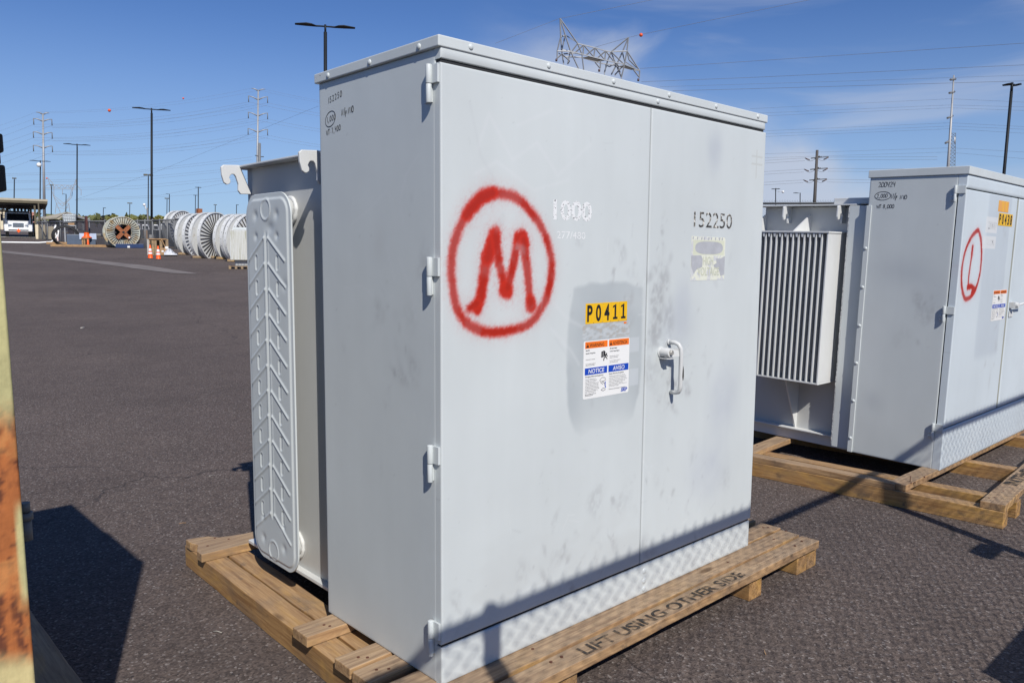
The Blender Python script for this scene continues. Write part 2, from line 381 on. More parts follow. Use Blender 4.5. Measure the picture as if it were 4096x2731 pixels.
m_wood2 = wood('pallet_beam_lumber', (.47, .28, .115), (.26, .135, .052), (.56, .32, .08), .55, .55)
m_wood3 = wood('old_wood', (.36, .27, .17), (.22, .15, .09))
m_nail = mat('rusty_nail', (.10, .035, .018), .8)
m_polepaint = mat('dark_pole_paint', (.009, .012, .016), .6, spec=.3)
m_galv = mat('galvanised_steel', (.34, .35, .36), .5, metal=.35)
m_galvd = mat('weathered_steel', (.16, .165, .17), .6)
m_conc = mat('concrete', (.42, .40, .36), .85, bump=(30, .3, .004))
m_tan = mat('tan_paint', (.42, .37, .27), .6)
m_brown = mat('brown_steel', (.10, .085, .05), .6)
m_wire = mat('wire', (.12, .125, .14), .6)
m_ball = mat('orange_ball', (.80, .10, .02), .5)
m_cone = mat('orange_cone', (.95, .12, .01), .45)
m_refl = mat('reflective_band', (.85, .85, .85), .3)
m_rubber = mat('black_rubber', (.02, .02, .02), .7)
m_glass = mat('dark_glass', (.012, .014, .018), .05, spec=.8)
m_chrome = mat('chrome', (.8, .8, .8), .12, metal=1)
m_twhite = mat('truck_white', (.80, .81, .82), .25, coat=.5)
m_reel = mat2('reel_gray_paint', (.62, .63, .62), (.36, .27, .13), 3.0, .60, .80, .55, (1, 1, 1), bump=.1)
m_reelrust = mat2('reel_rusted_paint', (.46, .48, .42), (.34, .22, .08), 2.4, .46, .66, .65, (1, 1, 1), bump=.2)
m_rust = mat2('rust', (.36, .13, .05), (.17, .055, .025), 12, .4, .65, .85, bump=.4)
m_pink = mat('pink_block', (.56, .27, .21), .85, bump=(3, .4, .02))
m_cream = mat('cream_wall', (.70, .60, .42), .85)
m_blueskid = mat('navy_paint', (.012, .035, .11), .5)
m_poly = mat('translucent_white_plastic', (.66, .72, .74), .4)
m_card = mat('cardboard', (.36, .22, .11), .8)
m_plastic = mat('crumpled_sheet', (.62, .64, .68), .18, bump=(6, 1.0, .05))
m_insul = mat('insulator', (.10, .05, .04), .35)

# ------------------------------------------------------------------ ground
def ground_mat():
    m = bpy.data.materials.new('asphalt'); m.use_nodes = True; t = m.node_tree; p = t.nodes['Principled BSDF']; p.inputs['Roughness'].default_value = .88; p.inputs['Specular IOR Level'].default_value = .3
    tc = N(t, 'ShaderNodeTexCoord')
    def noise(scale, det=3, rough=.6):
        n = N(t, 'ShaderNodeTexNoise'); n.inputs['Scale'].default_value = scale; n.inputs['Detail'].default_value = det; n.inputs['Roughness'].default_value = rough; t.links.new(tc.outputs['Object'], n.inputs[0]); return n.outputs[0]
    def mr(src, a, b, c, d):
        r = N(t, 'ShaderNodeMapRange'); r.inputs[1].default_value = a; r.inputs[2].default_value = b; r.inputs[3].default_value = c; r.inputs[4].default_value = d; t.links.new(src, r.inputs[0]); return r.outputs[0]
    def mix(f, a, b, mode='MIX'):
        x = N(t, 'ShaderNodeMix', data_type='RGBA', blend_type=mode)
        if hasattr(f, 'links'): t.links.new(f, x.inputs[0])
        else: x.inputs[0].default_value = f
        for s_, i in ((a, 6), (b, 7)):
            if hasattr(s_, 'links'): t.links.new(s_, x.inputs[i])
            else: x.inputs[i].default_value = (*s_, 1)
        return x.outputs[2]
    v = N(t, 'ShaderNodeTexVoronoi'); v.inputs['Scale'].default_value = 130; t.links.new(tc.outputs['Object'], v.inputs[0])
    sp = N(t, 'ShaderNodeSeparateColor'); t.links.new(v.outputs['Color'], sp.inputs[0])
    c = mix(mr(sp.outputs[0], .0, 1, 0, 1), (.056, .043, .037), (.150, .118, .102))
    c = mix(mr(sp.outputs[1], .90, .99, 0, .8), c, (.30, .27, .25))
    c = mix(mr(sp.outputs[2], .93, 1.0, 0, .8), c, (.018, .018, .020))
    c = mix(mr(noise(26, 4), .40, .68, 0, .35), c, (.070, .058, .056))
    big = noise(.33, 5, .55); c = mix(1.0, c, mix(mr(big, .3, .7, 0, 1), (.84, .83, .84), (1.14, 1.13, 1.12)), 'MULTIPLY')
    mid = noise(1.7, 4); c = mix(1.0, c, mix(mr(mid, .3, .7, 0, 1), (.90, .90, .90), (1.08, 1.08, 1.08)), 'MULTIPLY')
    # a few hairline cracks
    vc = N(t, 'ShaderNodeTexVoronoi', feature='DISTANCE_TO_EDGE'); vc.inputs['Scale'].default_value = .19
    ds = N(t, 'ShaderNodeVectorMath', operation='ADD'); nn = N(t, 'ShaderNodeTexNoise'); nn.inputs['Scale'].default_value = 1.6; nn.inputs['Detail'].default_value = 6
    t.links.new(tc.outputs['Object'], nn.inputs[0]); sc = N(t, 'ShaderNodeVectorMath', operation='SCALE'); sc.inputs[3].default_value = .9
    t.links.new(nn.outputs[1], sc.inputs[0]); t.links.new(tc.outputs['Object'], ds.inputs[0]); t.links.new(sc.outputs[0], ds.inputs[1]); t.links.new(ds.outputs[0], vc.inputs[0])
    c = mix(mr(vc.outputs['Distance'], .0, .0022, .75, 0), c, (.02, .018, .018))
    t.links.new(c, p.inputs['Base Color'])
    b = N(t, 'ShaderNodeBump'); b.inputs['Strength'].default_value = .55; b.inputs['Distance'].default_value = .004; t.links.new(v.outputs['Distance'], b.inputs['Height'])
    t.links.new(b.outputs[0], p.inputs['Normal'])
    return m
mb = MB(); rad = [0, 1, 2, 3, 4, 5, 5.5, 6, 6.5, 7, 8, 9]+[10*1.09**k for k in range(68)]
rad = [r for r in rad if r < 3200]; na = 120
vs = []
for r in rad:
    for k in range(na):
        a = 2*PI*k/na; x, y = CAM[0]+r*math.sin(a), CAM[1]+r*math.cos(a); vs.append((x, y, gz(x, y)))
fs = [(i*na+k, (i+1)*na+k, (i+1)*na+(k+1) % na, i*na+(k+1) % na) for i in range(len(rad)-1) for k in range(na)]
mb.add(vs, fs, 0, True); tag(mb.build('ground', ground_mat()), kind='structure')
# concrete valley gutter crossing the yard
top = [(10, 1003), (200, 1022), (380, 1042), (600, 1065), (700, 1081), (790, 1095)]
bot = [(10, 1012), (200, 1032), (380, 1054), (600, 1083), (690, 1094), (780, 1097)]
top = [(-60, 997)]+top; bot = [(-60, 1006)]+bot
mb = MB(); P = []
def interp(L_, n):
    out = []
    for i in range(n):
        t = i/(n-1)*(len(L_)-1); k = min(int(t), len(L_)-2); f = t-k; out.append((L_[k][0]*(1-f)+L_[k+1][0]*f, L_[k][1]*(1-f)+L_[k+1][1]*f))
    return out
tt, bb = interp(top, 40), interp(bot, 40); vs = []
for a, b in zip(tt, bb):
    for k in range(5):
        p = ground(a[0]+(b[0]-a[0])*k/4, a[1]+(b[1]-a[1])*k/4); vs.append((p[0], p[1], gz(p[0], p[1])+.012))
mb.add(vs, [(i*5+k, i*5+k+1, (i+1)*5+k+1, (i+1)*5+k) for i in range(39) for k in range(4)], 0, True)
tag(mb.build('concrete_gutter', mat('dusty_concrete', (.19, .165, .15), .9, mot=(1.5, .3, (1, 1, 1)), bump=(12, .4, .01))), kind='structure')

# ------------------------------------------------------------------ painted sheet colours
BASE = np.array(PAINT)
RED = np.array((.46, .016, .004))
def mixc(C, f, c): return C*(1-f[..., None])+np.array(c)*f[..., None]
def spray(C, X, Z, strokes, hw, seed, soft=.010):
    for pts, h in strokes:
        d = segd(X+.006*(fbm(X*30, Z*30, seed)-.5), Z+.006*(fbm(X*30, Z*30, seed+9)-.5), pts)
        h = h*hw*(.82+.36*fbm(X*9, Z*9, seed+3))
        d = d+.0055*(vnoise(X*210, Z*210, seed+6)-.5)+.004*(fbm(X*70, Z*70, seed+8)-.5)
        core = 1-smooth(h-.009, h+soft, d)
        dens = .93+.07*smooth(.35, .6, fbm(X*16, Z*16, seed+5))
        over = np.exp(-np.clip(d-h, 0, None)/.014)*.22*(.35+1.3*vnoise(X*260, Z*260, seed+7)**2)
        C = mixc(C, np.clip(np.maximum(core*dens, over*(1-core)), 0, 1), RED*(1.12-.30*smooth(h, h*.2, d))[..., None]*np.array((1, 1.2, 1.2)))
    return C
def closed(pts, n=6):
    """smooth closed curve through points"""
    out = []; m = len(pts)
    for i in range(m):
        p0, p1, p2, p3 = (np.array(pts[(i+k-1) % m]) for k in range(4))
        for j in range(n):
            t = j/n; out.append(tuple(.5*((2*p1)+(-p0+p2)*t+(2*p0-5*p1+4*p2-p3)*t*t+(-p0+3*p1-3*p2+p3)*t**3)))
    return out+[out[0]]
def scuffs(C, X, Z, n, box, seed, strength=.3, big=.02, ang=None, tone=(.38, .395, .40)):
    """rub marks: ragged smears of mixed size plus a few hairline scratches"""
    rnd = random.Random(seed); wx = X+.010*(fbm(X*28, Z*28, seed+31)-.5); wz = Z+.010*(fbm(X*28, Z*28, seed+37)-.5)
    rag = smooth(.30, .62, fbm(X*75, Z*55, seed+3, 3))
    for k in range(n):
        cx, cz = rnd.gauss((box[0]+box[1])/2, (box[1]-box[0])*.28), rnd.gauss((box[2]+box[3])/2, (box[3]-box[2])*.28)
        a = rnd.gauss(ang if ang is not None else 1.45, .55)
        l = big*math.exp(rnd.gauss(-.25, .65)); w_ = l*rnd.uniform(.22, .75)
        dx, dz = wx-cx, wz-cz; p = dx*math.cos(a)+dz*math.sin(a); q = -dx*math.sin(a)+dz*math.cos(a)+p*p*rnd.uniform(-6, 6)
        e = (p/l)**2+(q/w_)**2; C = mixc(C, np.clip(np.exp(-e**1.5)*rnd.uniform(.15, 1)*strength*(.25+.85*rag), 0, 1), tone)
        if k % 3 == 0:
            t = rnd.uniform(0, PI); L_ = rnd.uniform(.01, .05); x0, z0 = rnd.uniform(box[0], box[1]), rnd.uniform(box[2], box[3])
            C = mixc(C, np.exp(-(segd(X, Z, [(x0, z0), (x0+L_*math.cos(t), z0+L_*math.sin(t))])/.0022)**2)*strength*.45, tone if rnd.random() < .6 else (.68, .70, .70))
    return C
def weather(X, Z, seed, amt=.035):
    n = fbm(X*3+seed, Z*1.6, seed)-.5; st = fbm(X*22+seed, Z*.9, seed+4)-.5
    sp = (vnoise(X*160, Z*160, seed+8) > .988)*.10
    return BASE*(1+amt*2*n+amt*1.0*st-sp)[..., None]
def lines(C, X, Z, L_, f, wd, tone):
    for pts in L_: C = mixc(C, np.exp(-(segd(X, Z, pts)/wd)**2)*f, tone)
    return C

RING1 = closed([(.204, 1.403), (.275, 1.394), (.329, 1.362), (.382, 1.312), (.414, 1.256), (.428, 1.197), (.418, 1.124), (.385, 1.064), (.325, 1.020), (.219, 1.004), (.122, 1.020), (.072, 1.056), (.047, 1.102), (.036, 1.162), (.037, 1.221), (.052, 1.275), (.083, 1.329), (.128, 1.373), (.166, 1.396)])
MST = [([(.128, 1.078), (.142, 1.108), (.158, 1.19), (.186, 1.268)], 1.15), ([(.168, 1.22), (.194, 1.285)], 1.35), ([(.196, 1.285), (.212, 1.2), (.238, 1.128)], 1.05), ([(.236, 1.126), (.246, 1.122)], 1.5),
       ([(.246, 1.13), (.268, 1.21), (.288, 1.275)], 1.0), ([(.288, 1.275), (.304, 1.283), (.312, 1.262)], 1.2), ([(.308, 1.27), (.326, 1.18), (.336, 1.09)], .95), ([(.338, 1.09), (.342, 1.076)], 1.3), ([(.10, 1.078), (.13, 1.09)], .7)]
PATCH = [(.53, 1.125), (.60, 1.146), (.70, 1.150), (.795, 1.142), (.889, 1.118), (.893, .907), (.882, .753), (.85, .67), (.79, .634), (.70, .655), (.62, .653), (.575, .632), (.54, .66), (.519, .709), (.500, .80), (.496, .86), (.500, .95), (.512, 1.05)]
def door1(U, V):
    X, Z = U, V+.12; C = weather(X, Z, 3)
    dx = X+.02*(fbm(X*12, Z*12, 31)-.5); dz = Z+.02*(fbm(X*12, Z*12, 33)-.5)
    d = segd(dx, dz, PATCH+[PATCH[0]]); ins = inpoly(dx, dz, PATCH); f = np.where(ins, smooth(-.004, .014, d), 0)
    C = mixc(C, f*(.62+.45*smooth(.3, .6, fbm(X*3, Z*3, 36)))*smooth(.60, .78, Z+.1*(fbm(X*8, Z*4, 37)-.5)), (.415, .450, .462))
    # faded remains of an older removed decal and long faint swirls
    C = lines(C, X, Z, [[(.13, 1.52), (.17, 1.62), (.26, 1.50), (.36, 1.56), (.45, 1.47), (.60, 1.58)], [(.12, 1.45), (.2, 1.49), (.35, 1.42), (.5, 1.46)], [(.43, 1.0), (.52, .93), (.56, .88)], [(.44, 1.08), (.5, 1.03), (.6, .99)], [(.28, 1.60), (.42, 1.66)]], .28, .006, (.62, .64, .645))
    C = lines(C, X, Z, [[(.45, .97), (.5, .92), (.6, .80)], [(.10, 1.64), (.14, 1.5), (.2, 1.43)]], .22, .005, (.47, .49, .50))
    C = spray(C, X, Z, [(RING1, 1)], .0158, 11, .011); C = spray(C, X, Z, [(RING1[97:112], 1.35)], .0158, 11, .011)
    C = spray(C, X, Z, MST, .0190, 21, .009)
    C = scuffs(C, X, Z, 26, (.66, .90, 1.02, 1.32), 5, .60, .024)
    C = scuffs(C, X, Z, 34, (.30, .90, .14, .45), 6, .62, .024); C = mixc(C, smooth(.55, .72, fbm(X*4, Z*9, 44))*smooth(.5, .15, Z)*.22, (.44, .45, .44))
    C = scuffs(C, X, Z, 22, (.05, .85, .3, 1.6), 8, .35, .014)
    C = scuffs(C, X, Z, 5, (.03, .12, .13, .3), 9, .4, .025)
    # residue of a torn notice between the two stickers
    r = (X > .575) & (X < .815) & (Z > .957) & (Z < 1.008); n = fbm(X*60, Z*160, 17)
    C = mixc(C, r*smooth(.52, .62, n)*.75, (.40, .37, .33)); C = mixc(C, r*smooth(.50, .40, n)*.4, (.60, .62, .63))
    for bx in ((.82, .87, .78, .84), (.82, .87, .90, .95)):
        r = (X > bx[0]) & (X < bx[1]) & (Z > bx[2]) & (Z < bx[3]); C = mixc(C, r*.35, (.62, .65, .68))
    return C
def door2(U, V):
    X, Z = U+.909, V+.12; C = weather(X, Z, 13)
    C = mixc(C, ((X-.935 > 0) & (X-.935 < .004))*.5, (.66, .68, .68))
    C = scuffs(C, X, Z, 40, (.925, 1.03, .92, 1.32), 15, .75, .028); C = scuffs(C, X, Z, 34, (.93, 1.18, .62, .92), 16, .70, .022, 2.2)
    C = scuffs(C, X, Z, 30, (.93, 1.35, .14, .5), 18, .65, .024); C = scuffs(C, X, Z, 22, (1.0, 1.62, .3, 1.7), 19, .42, .022)
    for (cx, cz, w_, h_) in ((1.10, .98, .10, .09), (1.42, .66, .11, .15), (1.12, 1.05, .05, .10), (1.33, .40, .14, .12), (1.30, 1.62, .05, .08)):
        C = mixc(C, np.exp(-(((X-cx)/w_)**2+((Z-cz)/h_)**2)**1.5)*.55*(.5+.9*fbm(X*14, Z*14, 40)), (.43, .46, .50))
    # ghost outline of a removed name plate in the top corner
    r = (X > 1.56) & (X < 1.645) & (Z > 1.545) & (Z < 1.66); C = mixc(C, r*.12, (.60, .61, .58))
    r2 = r & ((np.abs(Z-1.60) < .003) | (np.abs(X-1.60) < .002) | (np.abs(Z-1.628) < .0025)); C = mixc(C, r2*.45, (.40, .40, .36))
    r = (X > 1.16) & (X < 1.45) & (Z > 1.325) & (Z < 1.41); C = mixc(C, r*.2, (.50, .53, .545))
    return C
def side1(U, V):
    X, Z = U, V; C = weather(X, Z, 23, .022)
    C = lines(C, X, Z, [[(.1, 1.5), (.16, 1.45), (.19, 1.38), (.17, 1.3)], [(.45, 1.32), (.35, 1.36), (.26, 1.41), (.22, 1.38)], [(.5, 1.12), (.4, 1.13), (.33, 1.10)], [(.2, 1.22), (.14, 1.12), (.12, 1.05)], [(.26, 1.25), (.22, 1.15)]], .30, .0035, (.62, .64, .65))
    C = mixc(C, np.exp(-((X-.30)/.03)**2-((Z-1.26)/.05)**2)*.25, (.45, .45, .44))
    C = scuffs(C, X, Z, 20, (.08, .30, .75, 1.15), 25, .45, .035, 1.2); C = scuffs(C, X, Z, 12, (.05, .55, .1, 1.6), 26, .18, .02)
    return C
def plain(seed, sc=0, box=(0, 2, 0, 2)):
    def f(U, V):
        C = weather(U, V, seed)
        return scuffs(C, U, V, sc, box, seed, .4, .02) if sc else C
    return f

X_, Y_, Z_ = (1, 0, 0), (0, 1, 0), (0, 0, 1)
def sphrivet(mb, p, n, r=.008): mb.dome(p, n, r, r*.55)
def hinge(root, z0, z1, y0=.026, lab=None):
    """two-knuckle hinge on the left edge of the front"""
    zm = (z0+z1)/2; mb = MB()
    mb.cyl((-.0125, y0+.010, zm+.0008), (-.0125, y0+.010, z1), .0085, n=16); mb.dome((-.0125, y0+.010, z1), Z_, .0085, .002)
    mb.cyl((-.0125, y0+.010, z0), (-.0125, y0+.010, zm-.0008), .0078, n=16)
    mb.box(-.008, -.0005, .004, y0+.010, zm+.001, z1-.001); mb.box(-.0045, -.0005, y0+.008, y0+.040, z0+.002, zm-.002)
    o = mb.build('hinge', m_gray, root, bevel=.0015)
    r = MB()
    for k in (.28, .74): r = MB(); sphrivet(r, (-.0045, y0+.027, z0+(zm-z0)*k), (-1, 0, 0), .0075); r.build('rivet', m_gray, o)
    return o
def warning_label(parent, x0, z0, w_, h_, y=-.0006):
    """bilingual warning and notice sticker, printed in orange, blue and black"""
    mb = MB(); n = []
    c = .007
    for cx, cz, a0 in ((w_-c, h_-c, 0), (c, h_-c, 90), (c, c, 180), (w_-c, c, 270)):
        for k in range(5): a = math.radians(a0+k*22.5); n.append((x0+cx+c*math.cos(a), y, z0+cz+c*math.sin(a)))
    mb.ext(n, (0, .0004, 0), 0)
    S = lambda fx, fz, d=1: (x0+w_*fx, y-.0003*d, z0+h_*fz)
    def rect(a, b, c_, d, m):
        mb.add([S(a, c_), S(b, c_), S(b, d), S(a, d)], [(0, 1, 2, 3)], m)
    def T(s, fx, fz, hh, ww=None, m=1, bold=0, al='l', sl=0, d=2): text(mb, s, S(fx, fz, d), X_, Z_, h_*hh, None if ww is None else w_*ww, m, bold, al, sl)
    rect(.03, .505, .872, .985, 2); rect(.535, .985, .872, .985, 2)
    rect(.03, .505, .415, .535, 3); rect(.535, .985, .415, .535, 3)
    for fx, s, ww in ((.05, 'WARNING', .33), (.55, 'ADVERTENCIA', .345)):
        mb.add([S(fx, .89, 2), S(fx+.06, .89, 2), S(fx+.03, .965, 2)], [(0, 1, 2)], 1)
        mb.add([S(fx+.026, .912, 3), S(fx+.034, .912, 3), S(fx+.035, .945, 3), S(fx+.025, .945, 3)], [(0, 1, 2, 3)], 2)
        T(s, fx+.072, .892, .060, ww*.93, 1, .006)
    T('NOTICE', .27, .44, .070, .33, 0, .012, 'c', .12); T('AVISO', .76, .44, .070, .26, 0, .012, 'c', .12)
    for s, fx, fz, hh in (('Keep Out!', .045, .83, .022), ('Hazardous Voltage Inside.', .045, .78, .020), ('Can shock, burn, or cause death.', .045, .675, .015), ('If open or unlocked immediately call', .045, .60, .014), ('Salt River Project (602) 236-8811.', .045, .575, .014),
                          ('\u00a1Mant\u00e9ngase Alejado!', .555, .825, .020), ('Contiene Voltaje Peligroso.', .555, .775, .020), ('Puede producir choques electricos,', .555, .69, .015), ('quemaduras o causara la muerte.', .555, .662, .015), ('Si se encuentra abierto o sin llave llame a', .555, .61, .014), ('Salt River Project (602) 236-8811.', .555, .58, .014)):
        T(s, fx, fz, hh, min(.44, len(s)*hh*.62*h_/w_*.80), 1, .012 if hh > .016 else 0)
    T('Energized Electrical Equipment', .045, .375, .021, .38, 1, .01); T('Equipo Electrico Energizado', .55, .375, .021, .33, 1, .01)
    L1 = ['Obstructions impeding access can', 'cause delays when restoring electric', 'service. Please do not place any', 'obstructions (fences, shrubs, trees, etc.)', 'closer than 12 feet in front of the doors', 'and 3 feet from the sides. Please contact', 'SRP Design at 602-236-0777 before placing', 'any temporary or permanent structure (sheds,', 'park models, accessory buildings, etc.)', 'within 12 feet of this equipment.']
    L2 = ['Obstrucciones pueden causar retrasos en restaurando', 'el servicio electrico. Por favor no ponga obstrucciones', '(cercas, arbustos, arboles, etc.) a una medida menos de', 'doce pies en frente de las puertas y tres pies a los lados.', 'Por favor contacte a SRP Design a 602-236-0777 antes', 'de poner estructuras temporales o permanentes', '(establos, modelos de parque, edificios, accesorios, etc.)', 'dentro de 12 pies de el equipo.']
    for k, s in enumerate(L1): T(s, .045, .335-k*.025, .0135, len(s)*.0068, 1)
    for k, s in enumerate(L2): T(s, .55, .335-k*.026, .0135, len(s)*.0070, 1)
    T('Dirija los aspersores alejados de este mecanico.', .55, .105, .014, .38, 1, .01); T('Direct sprinkler heads away', .045, .075, .015, .23, 1, .012); T('from this enclosure', .045, .052, .015, .16, 1, .012)
    T('SRP', .82, .035, .055, .14, 3, .04, 'l', .25); rect(.83, .96, .098, .104, 3)
    # pictograms: an open cabinet striking a falling figure, and a worker digging beside a unit
    for P in ([(.37, .79), (.43, .81), (.43, .70), (.37, .69)], [(.43, .81), (.46, .79), (.46, .72), (.43, .70)]): mb.add([S(a, b, 2) for a, b in P], [(3, 2, 1, 0)] if P[0][0] == .37 else [(3, 2, 1, 0)], 1)
    mb.add([S(a, b, 3) for a, b in ((.38, .705), (.385, .705), (.385, .78), (.38, .78))], [(0, 1, 2, 3)], 0); mb.add([S(a, b, 3) for a, b in ((.41, .705), (.415, .705), (.415, .79), (.41, .79))], [(0, 1, 2, 3)], 0)
    def st(pts, wd, m=1): ribbon(mb, [Vector(S(a, b, 2)) for a, b in pts], Vector((0, -1, 0)), wd*w_, m)
    st([(.475, .735), (.46, .70), (.43, .67), (.425, .63)], .018); st([(.46, .70), (.49, .68), (.50, .65)], .014); st([(.45, .73), (.49, .725), (.51, .70)], .012)
    mb.add([S(.485+.014*math.cos(k*PI/4), .748+.016*math.sin(k*PI/4), 2) for k in range(8)], [tuple(range(8))], 1)
    for q in ([(.35, .30), (.40, .34), (.46, .33), (.48, .29), (.42, .27), (.36, .27), (.35, .30)], [(.40, .27), (.44, .24), (.47, .21)], [(.38, .12), (.42, .15), (.46, .14), (.48, .12), (.43, .10), (.38, .12)], [(.37, .25), (.42, .22)]): st(q, .006)
    st([(.47, .26), (.465, .20), (.48, .15)], .018, 3)
    return mb.build('warning_label', [m_white, m_black, m_orange, m_blue], parent)
def digit_tiles(parent, s, x0, z0, w_, h_, y=-.0006, skew=0):
    mb = MB(); n = len(s); t = w_/n
    for k, ch in enumerate(s):
        a = x0+k*t; dz = skew*k
        mb.ext([(a+.0004, y, z0+dz), (a+t-.0004, y, z0+dz), (a+t-.0004, y, z0+h_+dz), (a+.0004, y, z0+h_+dz)], (0, .0004, 0), 0)
        if ch == '1':
            q_ = lambda P: mb.add([(a+t*px_, y-.0004, z0+dz+h_*pz_) for px_, pz_ in P], [tuple(range(len(P)))], 1)
            q_([(.42, .24), (.62, .24), (.62, .89), (.50, .89), (.42, .80)]); q_([(.24, .13), (.80, .13), (.80, .2395), (.24, .2395)]); q_([(.22, .70), (.4195, .76), (.4195, .80), (.44, .86), (.22, .80)])
        else: text(mb, ch, (a+t*.5, y-.0004, z0+h_*.13+dz), X_, Z_, h_*.76, t*.62, 1, .03, 'c')
        mb.add([(a+t*.9, y-.0004, z0+dz+h_*.03), (a+t*.95, y-.0004, z0+dz+h_*.03), (a+t*.95, y-.0004, z0+dz+h_*.06), (a+t*.9, y-.0004, z0+dz+h_*.06)], [(0, 1, 2, 3)], 1)
    return mb.build('number_decal', [m_yel, m_black], parent)
def plane_text(name, s, x, z, h_, w_, m, parent, y=-.0004, bold=.0, al='l'):
    mb = MB(); text(mb, s, (x, y, z), X_, Z_, h_, w_, 0, bold, al); return mb.build(name, m, parent)
def hook(root, y, pts, th=.012, name='lifting_hook', m=None):
    mb = MB(); mb.ext([(a, y, b) for a, b in pts], (0, th, 0)); return mb.build(name, m or m_gray2, root, bevel=.0025)

# ================================================================== transformer 1
W, D, H, T0 = 1.658, .6372, 1.80, .0242
T1 = thing('pad_mounted_transformer', 'large pale gray transformer cabinet marked P0411 with a red circled M, filling the middle', 'transformer', group='pad-mounted transformers on pallets')
panel('side_panel', T1, m_paint, (0, D, 0), (0, -1, 0), Z_, D-T0, H-.03, .02, lambda U, V: side1(D-U, V), .008, .004)
mb = MB(); mb.box(.003, W-.003, T0+.012, D-.002, .002, H-.032, 0); mb.build('cabinet_shell', [m_gray], T1)
mb = MB(); mb.box(.004, W-.004, .006, T0+.011, .003, H-.034, 0); mb.build('door_gap', [m_dark], T1)
d1 = panel('door', T1, m_paint, (0, 0, .12), X_, Z_, .905, 1.612, T0-.003, door1, .0042, .005)
d2 = panel('door', T1, m_paint, (.909, -.0006, .12), X_, Z_, .757, 1.612, T0-.003, door2, .006, .005)
sl_ = panel('sill', T1, m_paint, (0, 0, 0), X_, Z_, W, .112, T0-.003, plain(33, 34, (0, 1.6, 0, .11)), .012, .005)
hd_ = panel('header', T1, m_paint, (0, 0, 1.742), X_, Z_, W, .030, T0-.003, plain(35), .015, .004)
mb = MB(); sphrivet(mb, (.941, 0, 1.757), (0, -1, 0), .0085); mb.build('rivet', m_gray, hd_)
for z, r in ((.086, .011), (.048, .011), (.018, .010)): mb = MB(); mb.dome((.933, -.0004, z), (0, -1, 0), r, r*.25); mb.build('rivet', m_gray, sl_)
ld = MB(); ld.box(-.0103, W+.0103, -.004, D+.012, H-.030, H); ld = ld.build('lid', m_gray, T1, bevel=.0035, seg=3)
for x in (.10, .401, .699, .999, 1.292, 1.591): mb = MB(); sphrivet(mb, (x, -.004, 1.786), (0, -1, 0), .0085); mb.build('rivet', m_gray, ld)
for y in (.561, .324, .082): mb = MB(); sphrivet(mb, (-.0103, y, 1.783), (-1, 0, 0), .0085); mb.build('rivet', m_gray, ld)
mb = MB(); mb.cyl((-.0105, .61, 1.79), (-.0098, .61, 1.79), .0018, n=8); mb.build('screw_hole', m_dark, ld)
for z0, z1 in ((1.630, 1.728), (1.116, 1.219), (.593, .697), (.082, .186)): hinge(T1, z0, z1)
# latch handle: round rod bent back to the door at both ends, with a boss and hex bolt
mb = MB(); rod = [(1.040, .0, .920), (1.040, -.030, .920), (1.042, -.044, .914), (1.046, -.051, .900), (1.048, -.052, .880), (1.049, -.052, .765), (1.050, -.050, .750), (1.052, -.042, .740), (1.055, -.028, .736), (1.058, -.006, .735)]
mb.tube(rod, .0078, 12); mb.cyl((1.040, .0, .920), (1.040, -.008, .920), .0105, n=14)
hn = mb.build('handle', m_gray2, d2)
mb = MB(); mb.cyl((.995, 0, .886), (.995, -.044, .888), .0165, n=20); mb.cyl((.995, .0, .886), (.995, -.006, .886), .0195, n=20)
mb.ext([(.998, -.030, .901), (1.040, -.046, .900), (1.052, -.047, .893), (1.052, -.047, .876), (1.040, -.046, .872), (.998, -.030, .869)], (0, -.003, 0)); mb.ext([(.985, -.002, .867), (.985, -.036, .867), (.995, -.046, .867), (1.015, -.046, .867), (1.02, -.002, .867)], (0, 0, -.003)); mb.build('latch_boss', m_gray2, d2, bevel=.001)
mb = MB(); mb.cyl((.995, -.044, .888), (.995, -.052, .888), .0095, n=6); mb.build('hex_bolt', m_bolt, hn)
mb = MB(); mb.tube([(1.0530, -.0548, .842), (1.0530, -.0550, .834), (1.0528, -.0552, .822), (1.0528, -.0552, .798), (1.0530, -.0550, .786), (1.0530, -.0546, .781)], [.001, .0042, .0060, .0066, .0052, .001], 10); mb.build('chipped_patch', m_dark_steel_shade, hn)
# lettering and stickers
digit_tiles(d1, 'P0411', .587, 1.008, .212, .066, skew=.0004)
mb = MB(); mb.add([(.783, -.0006, 1.000), (.797, -.0006, 1.000), (.797, -.0006, 1.006), (.783, -.0006, 1.006)], [(0, 1, 2, 3)]); mb.build('decal_scrap', m_orange, d1)
warning_label(d1, .581, .761, .235, .191)
plane_text('rating_lettering', '1000', .432, 1.339, .056, .177, m_foil, d1, bold=.03)
plane_text('voltage_lettering', '277/480', .449, 1.280, .022, .131, m_whitelet, d1)
plane_text('serial_lettering', '152250', 1.176, 1.338, .056, .258, m_foil2, d2, y=-.0012, bold=.0)
mb = MB(); yy = -.0012
mb.ext([(1.165, yy, 1.140), (1.392, yy, 1.140), (1.392, yy, 1.296), (1.386, yy, 1.303), (1.165, yy, 1.304)], (0, .0004, 0), 0)
ov = [(1.282+.093*math.copysign(abs(math.cos(k*PI/14))**.6, math.cos(k*PI/14)), yy-.0004, 1.262+.024*math.copysign(abs(math.sin(k*PI/14))**.8, math.sin(k*PI/14))) for k in range(28)]
mb.add([(1.176, yy-.0002, 1.235), (1.384, yy-.0002, 1.235), (1.384, yy-.0002, 1.290), (1.176, yy-.0002, 1.290)], [(0, 1, 2, 3)], 3)
mb.add(ov, [tuple(range(28))], 1)
